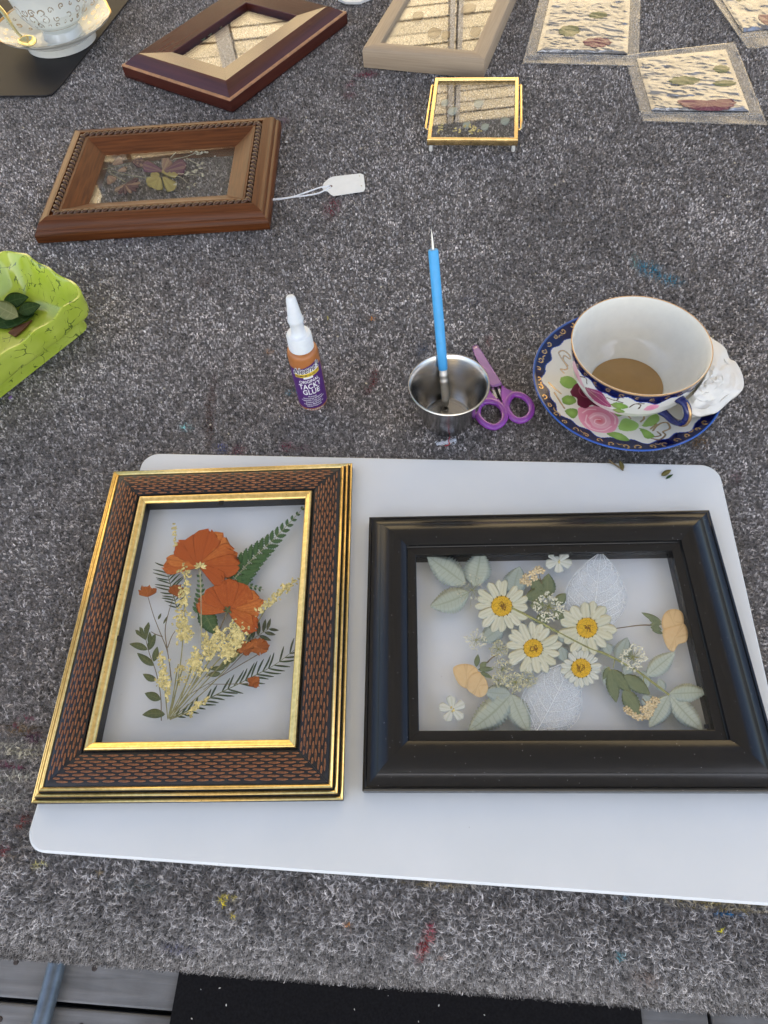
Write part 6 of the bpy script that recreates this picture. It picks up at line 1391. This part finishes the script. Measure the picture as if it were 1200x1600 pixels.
q = smoothpath([U(x, y, z) for x, y, z in SP], 6); b_ = MB(); b_.tube(q, np.interp(np.linspace(0, 1, len(q)), [0, .4, .8, 1], [.0042, .0032, .0020, .0024]), 10, squash=.45); b_.build('handle', m_spoon, sp, True)
bw = U(43, 63, .0235); b_ = MB(); ax = U(50, 70, .0235)-U(30, 52, .0235); ax /= np.linalg.norm(ax); ay = np.array([-ax[1], ax[0], 0])
g1, g2 = np.meshgrid(np.linspace(0, 1, 10), np.linspace(0, 2*math.pi, 32), indexing='ij')
Pb = bw+(.0165*g1*np.cos(g2))[..., None]*ax+(.0105*g1*np.sin(g2)*(1-.18*np.cos(g2)))[..., None]*ay+np.stack([g1*0, g1*0, -.0045*(1-g1**2)], -1)
b_.grid(Pb); o = b_.build('bowl', m_spoon, sp, True); md = o.modifiers.new('thickness', 'SOLIDIFY'); md.thickness = .0009

# ---- small loose bits
m_dry = plant_mat('dry_olive', (.20, .17, .05), (.12, .10, .03), (.28, .22, .08), 4, thin=.05)
def bit(name, label, m, base, tip, w, z, cat='leaf'):
    b_ = MB(); blade(b_, base, tip, w, z, 'leaf', n=9, th=.0004, dome=.0004); c_ = U(*base, z); me = b_.mesh(name, True, tuple(c_)); me.materials.append(m); o = bpy.data.objects.new(name, me); COL.objects.link(o); o.location = tuple(c_); return tag(o, label, cat)
tw_ = thing('leaf_twig', 'tiny dry twig with one leaf at the edge of the white board', 'twig', tuple(U(974, 734, .0065)))
b_ = MB(); blade(b_, (974, 734), (968, 719), 7, .0072, 'leaf', n=9, th=.0004, dome=.0005); b_.build('leaf', m_dry, tw_, True)
b_ = MB(); b_.tube(smoothpath([U(951, 718, .0082), U(961, 726, .0072), U(974, 735, .0068)], 5), .0006, 6); b_.tube(smoothpath([U(949, 722, .0074), U(962, 727, .0070)], 4), .0003, 5); b_.build('stalk', mp_bstem, tw_, True)
bit('dry_leaf', 'larger of two dry leaf flecks on the white board', m_dry, (1033, 743), (1049, 734), 8, .0068)
bit('dry_leaf', 'smaller narrow dry leaf fleck on the white board', mp_dl2, (1040, 748), (1052, 741), 4, .0067)
m_fuzz = mat('white_fluff', (.72, .75, .80), .9, var=.15, scale=600)
b_ = MB()
for k in range(70):
    t0 = random.random(); a = np.array([681+28*t0, 694-6*t0])+np.array([random.gauss(0, 1.0), random.gauss(0, 1.4)]); e = a+np.array([random.uniform(4, 9), random.uniform(-3.5, .8)])
    if e[0] > 713: e[0] = 713
    zc2 = .0022+random.random()*.0018; b_.tube([U(*a, zc2), U(*((a+e)/2+np.array([0, random.gauss(0, 1)])), zc2+.0006), U(*e, zc2)], .00032, 4)
fz = thing('yarn_scrap', 'scrap of white fluff with a red thread in front of the steel cup', 'yarn', tuple(U(696, 691, .0015))); b_.build('fluff', m_fuzz, fz, True)
b_ = MB(); b_.tube(smoothpath([U(703, 682, .004), U(701, 689, .0045), U(702, 694, .0045), U(695, 697, .0042)], 5), .0004, 5); b_.build('red_thread', mat('red_thread', (.55, .06, .07), .8), fz, True)
# crumbs on the carpet
for nm, lab, colr, cnt in (('petal_crumbs', 'pale dry petal crumbs sprinkled over the grey carpet', (.55, .50, .38), 90), ('white_crumbs', 'tiny white specks sprinkled over the grey carpet', (.75, .75, .74), 60)):
    b_ = MB()
    for k in range(cnt):
        x, y = random.uniform(20, 1180), random.uniform(180, 705)**1.0; s = random.uniform(.9, 2.4); a = random.random()*6
        pts = [U(x+s*math.cos(a+t_)*(1.0 if i_ % 2 else .55), y+s*.8*math.sin(a+t_)*(1.0 if i_ % 2 else .55), .0018)[:2] for i_, t_ in enumerate((0, 1.3, 3.1, 4.5))]
        b_.prism(pts, .0012, .0020)
    tag(stuff(b_.build(nm, mat(nm, colr, .8, var=.3), None)), lab, 'crumbs')
o = bit('purple_petal', 'tiny lilac petal fleck on the carpet below the lime dish', plant_mat('lilac', (.35, .22, .6), (.3, .18, .5), None, 4), (13, 623), (19, 618), 5, .0022, 'petal')
# a white card edge at the far side
b_ = MB(); b_.prism([U(x, y, .004)[:2] for x, y in ((528, -2), (540, 3), (562, 3), (580, -4), (590, -30), (520, -30))], .0012, .0040); o = b_.build('white_card', m_tag); tag(o, 'white card edge peeking in behind the mahogany frame', 'card')
for o in [o for o in bpy.data.objects if o.type == 'MESH' and not o.data.materials]: o.data.materials.append(m_tag)
print('objects', len(bpy.data.objects), 'tris', sum(len(p.vertices)-2 for me in bpy.data.meshes if me.users for p in me.polygons) if False else '')
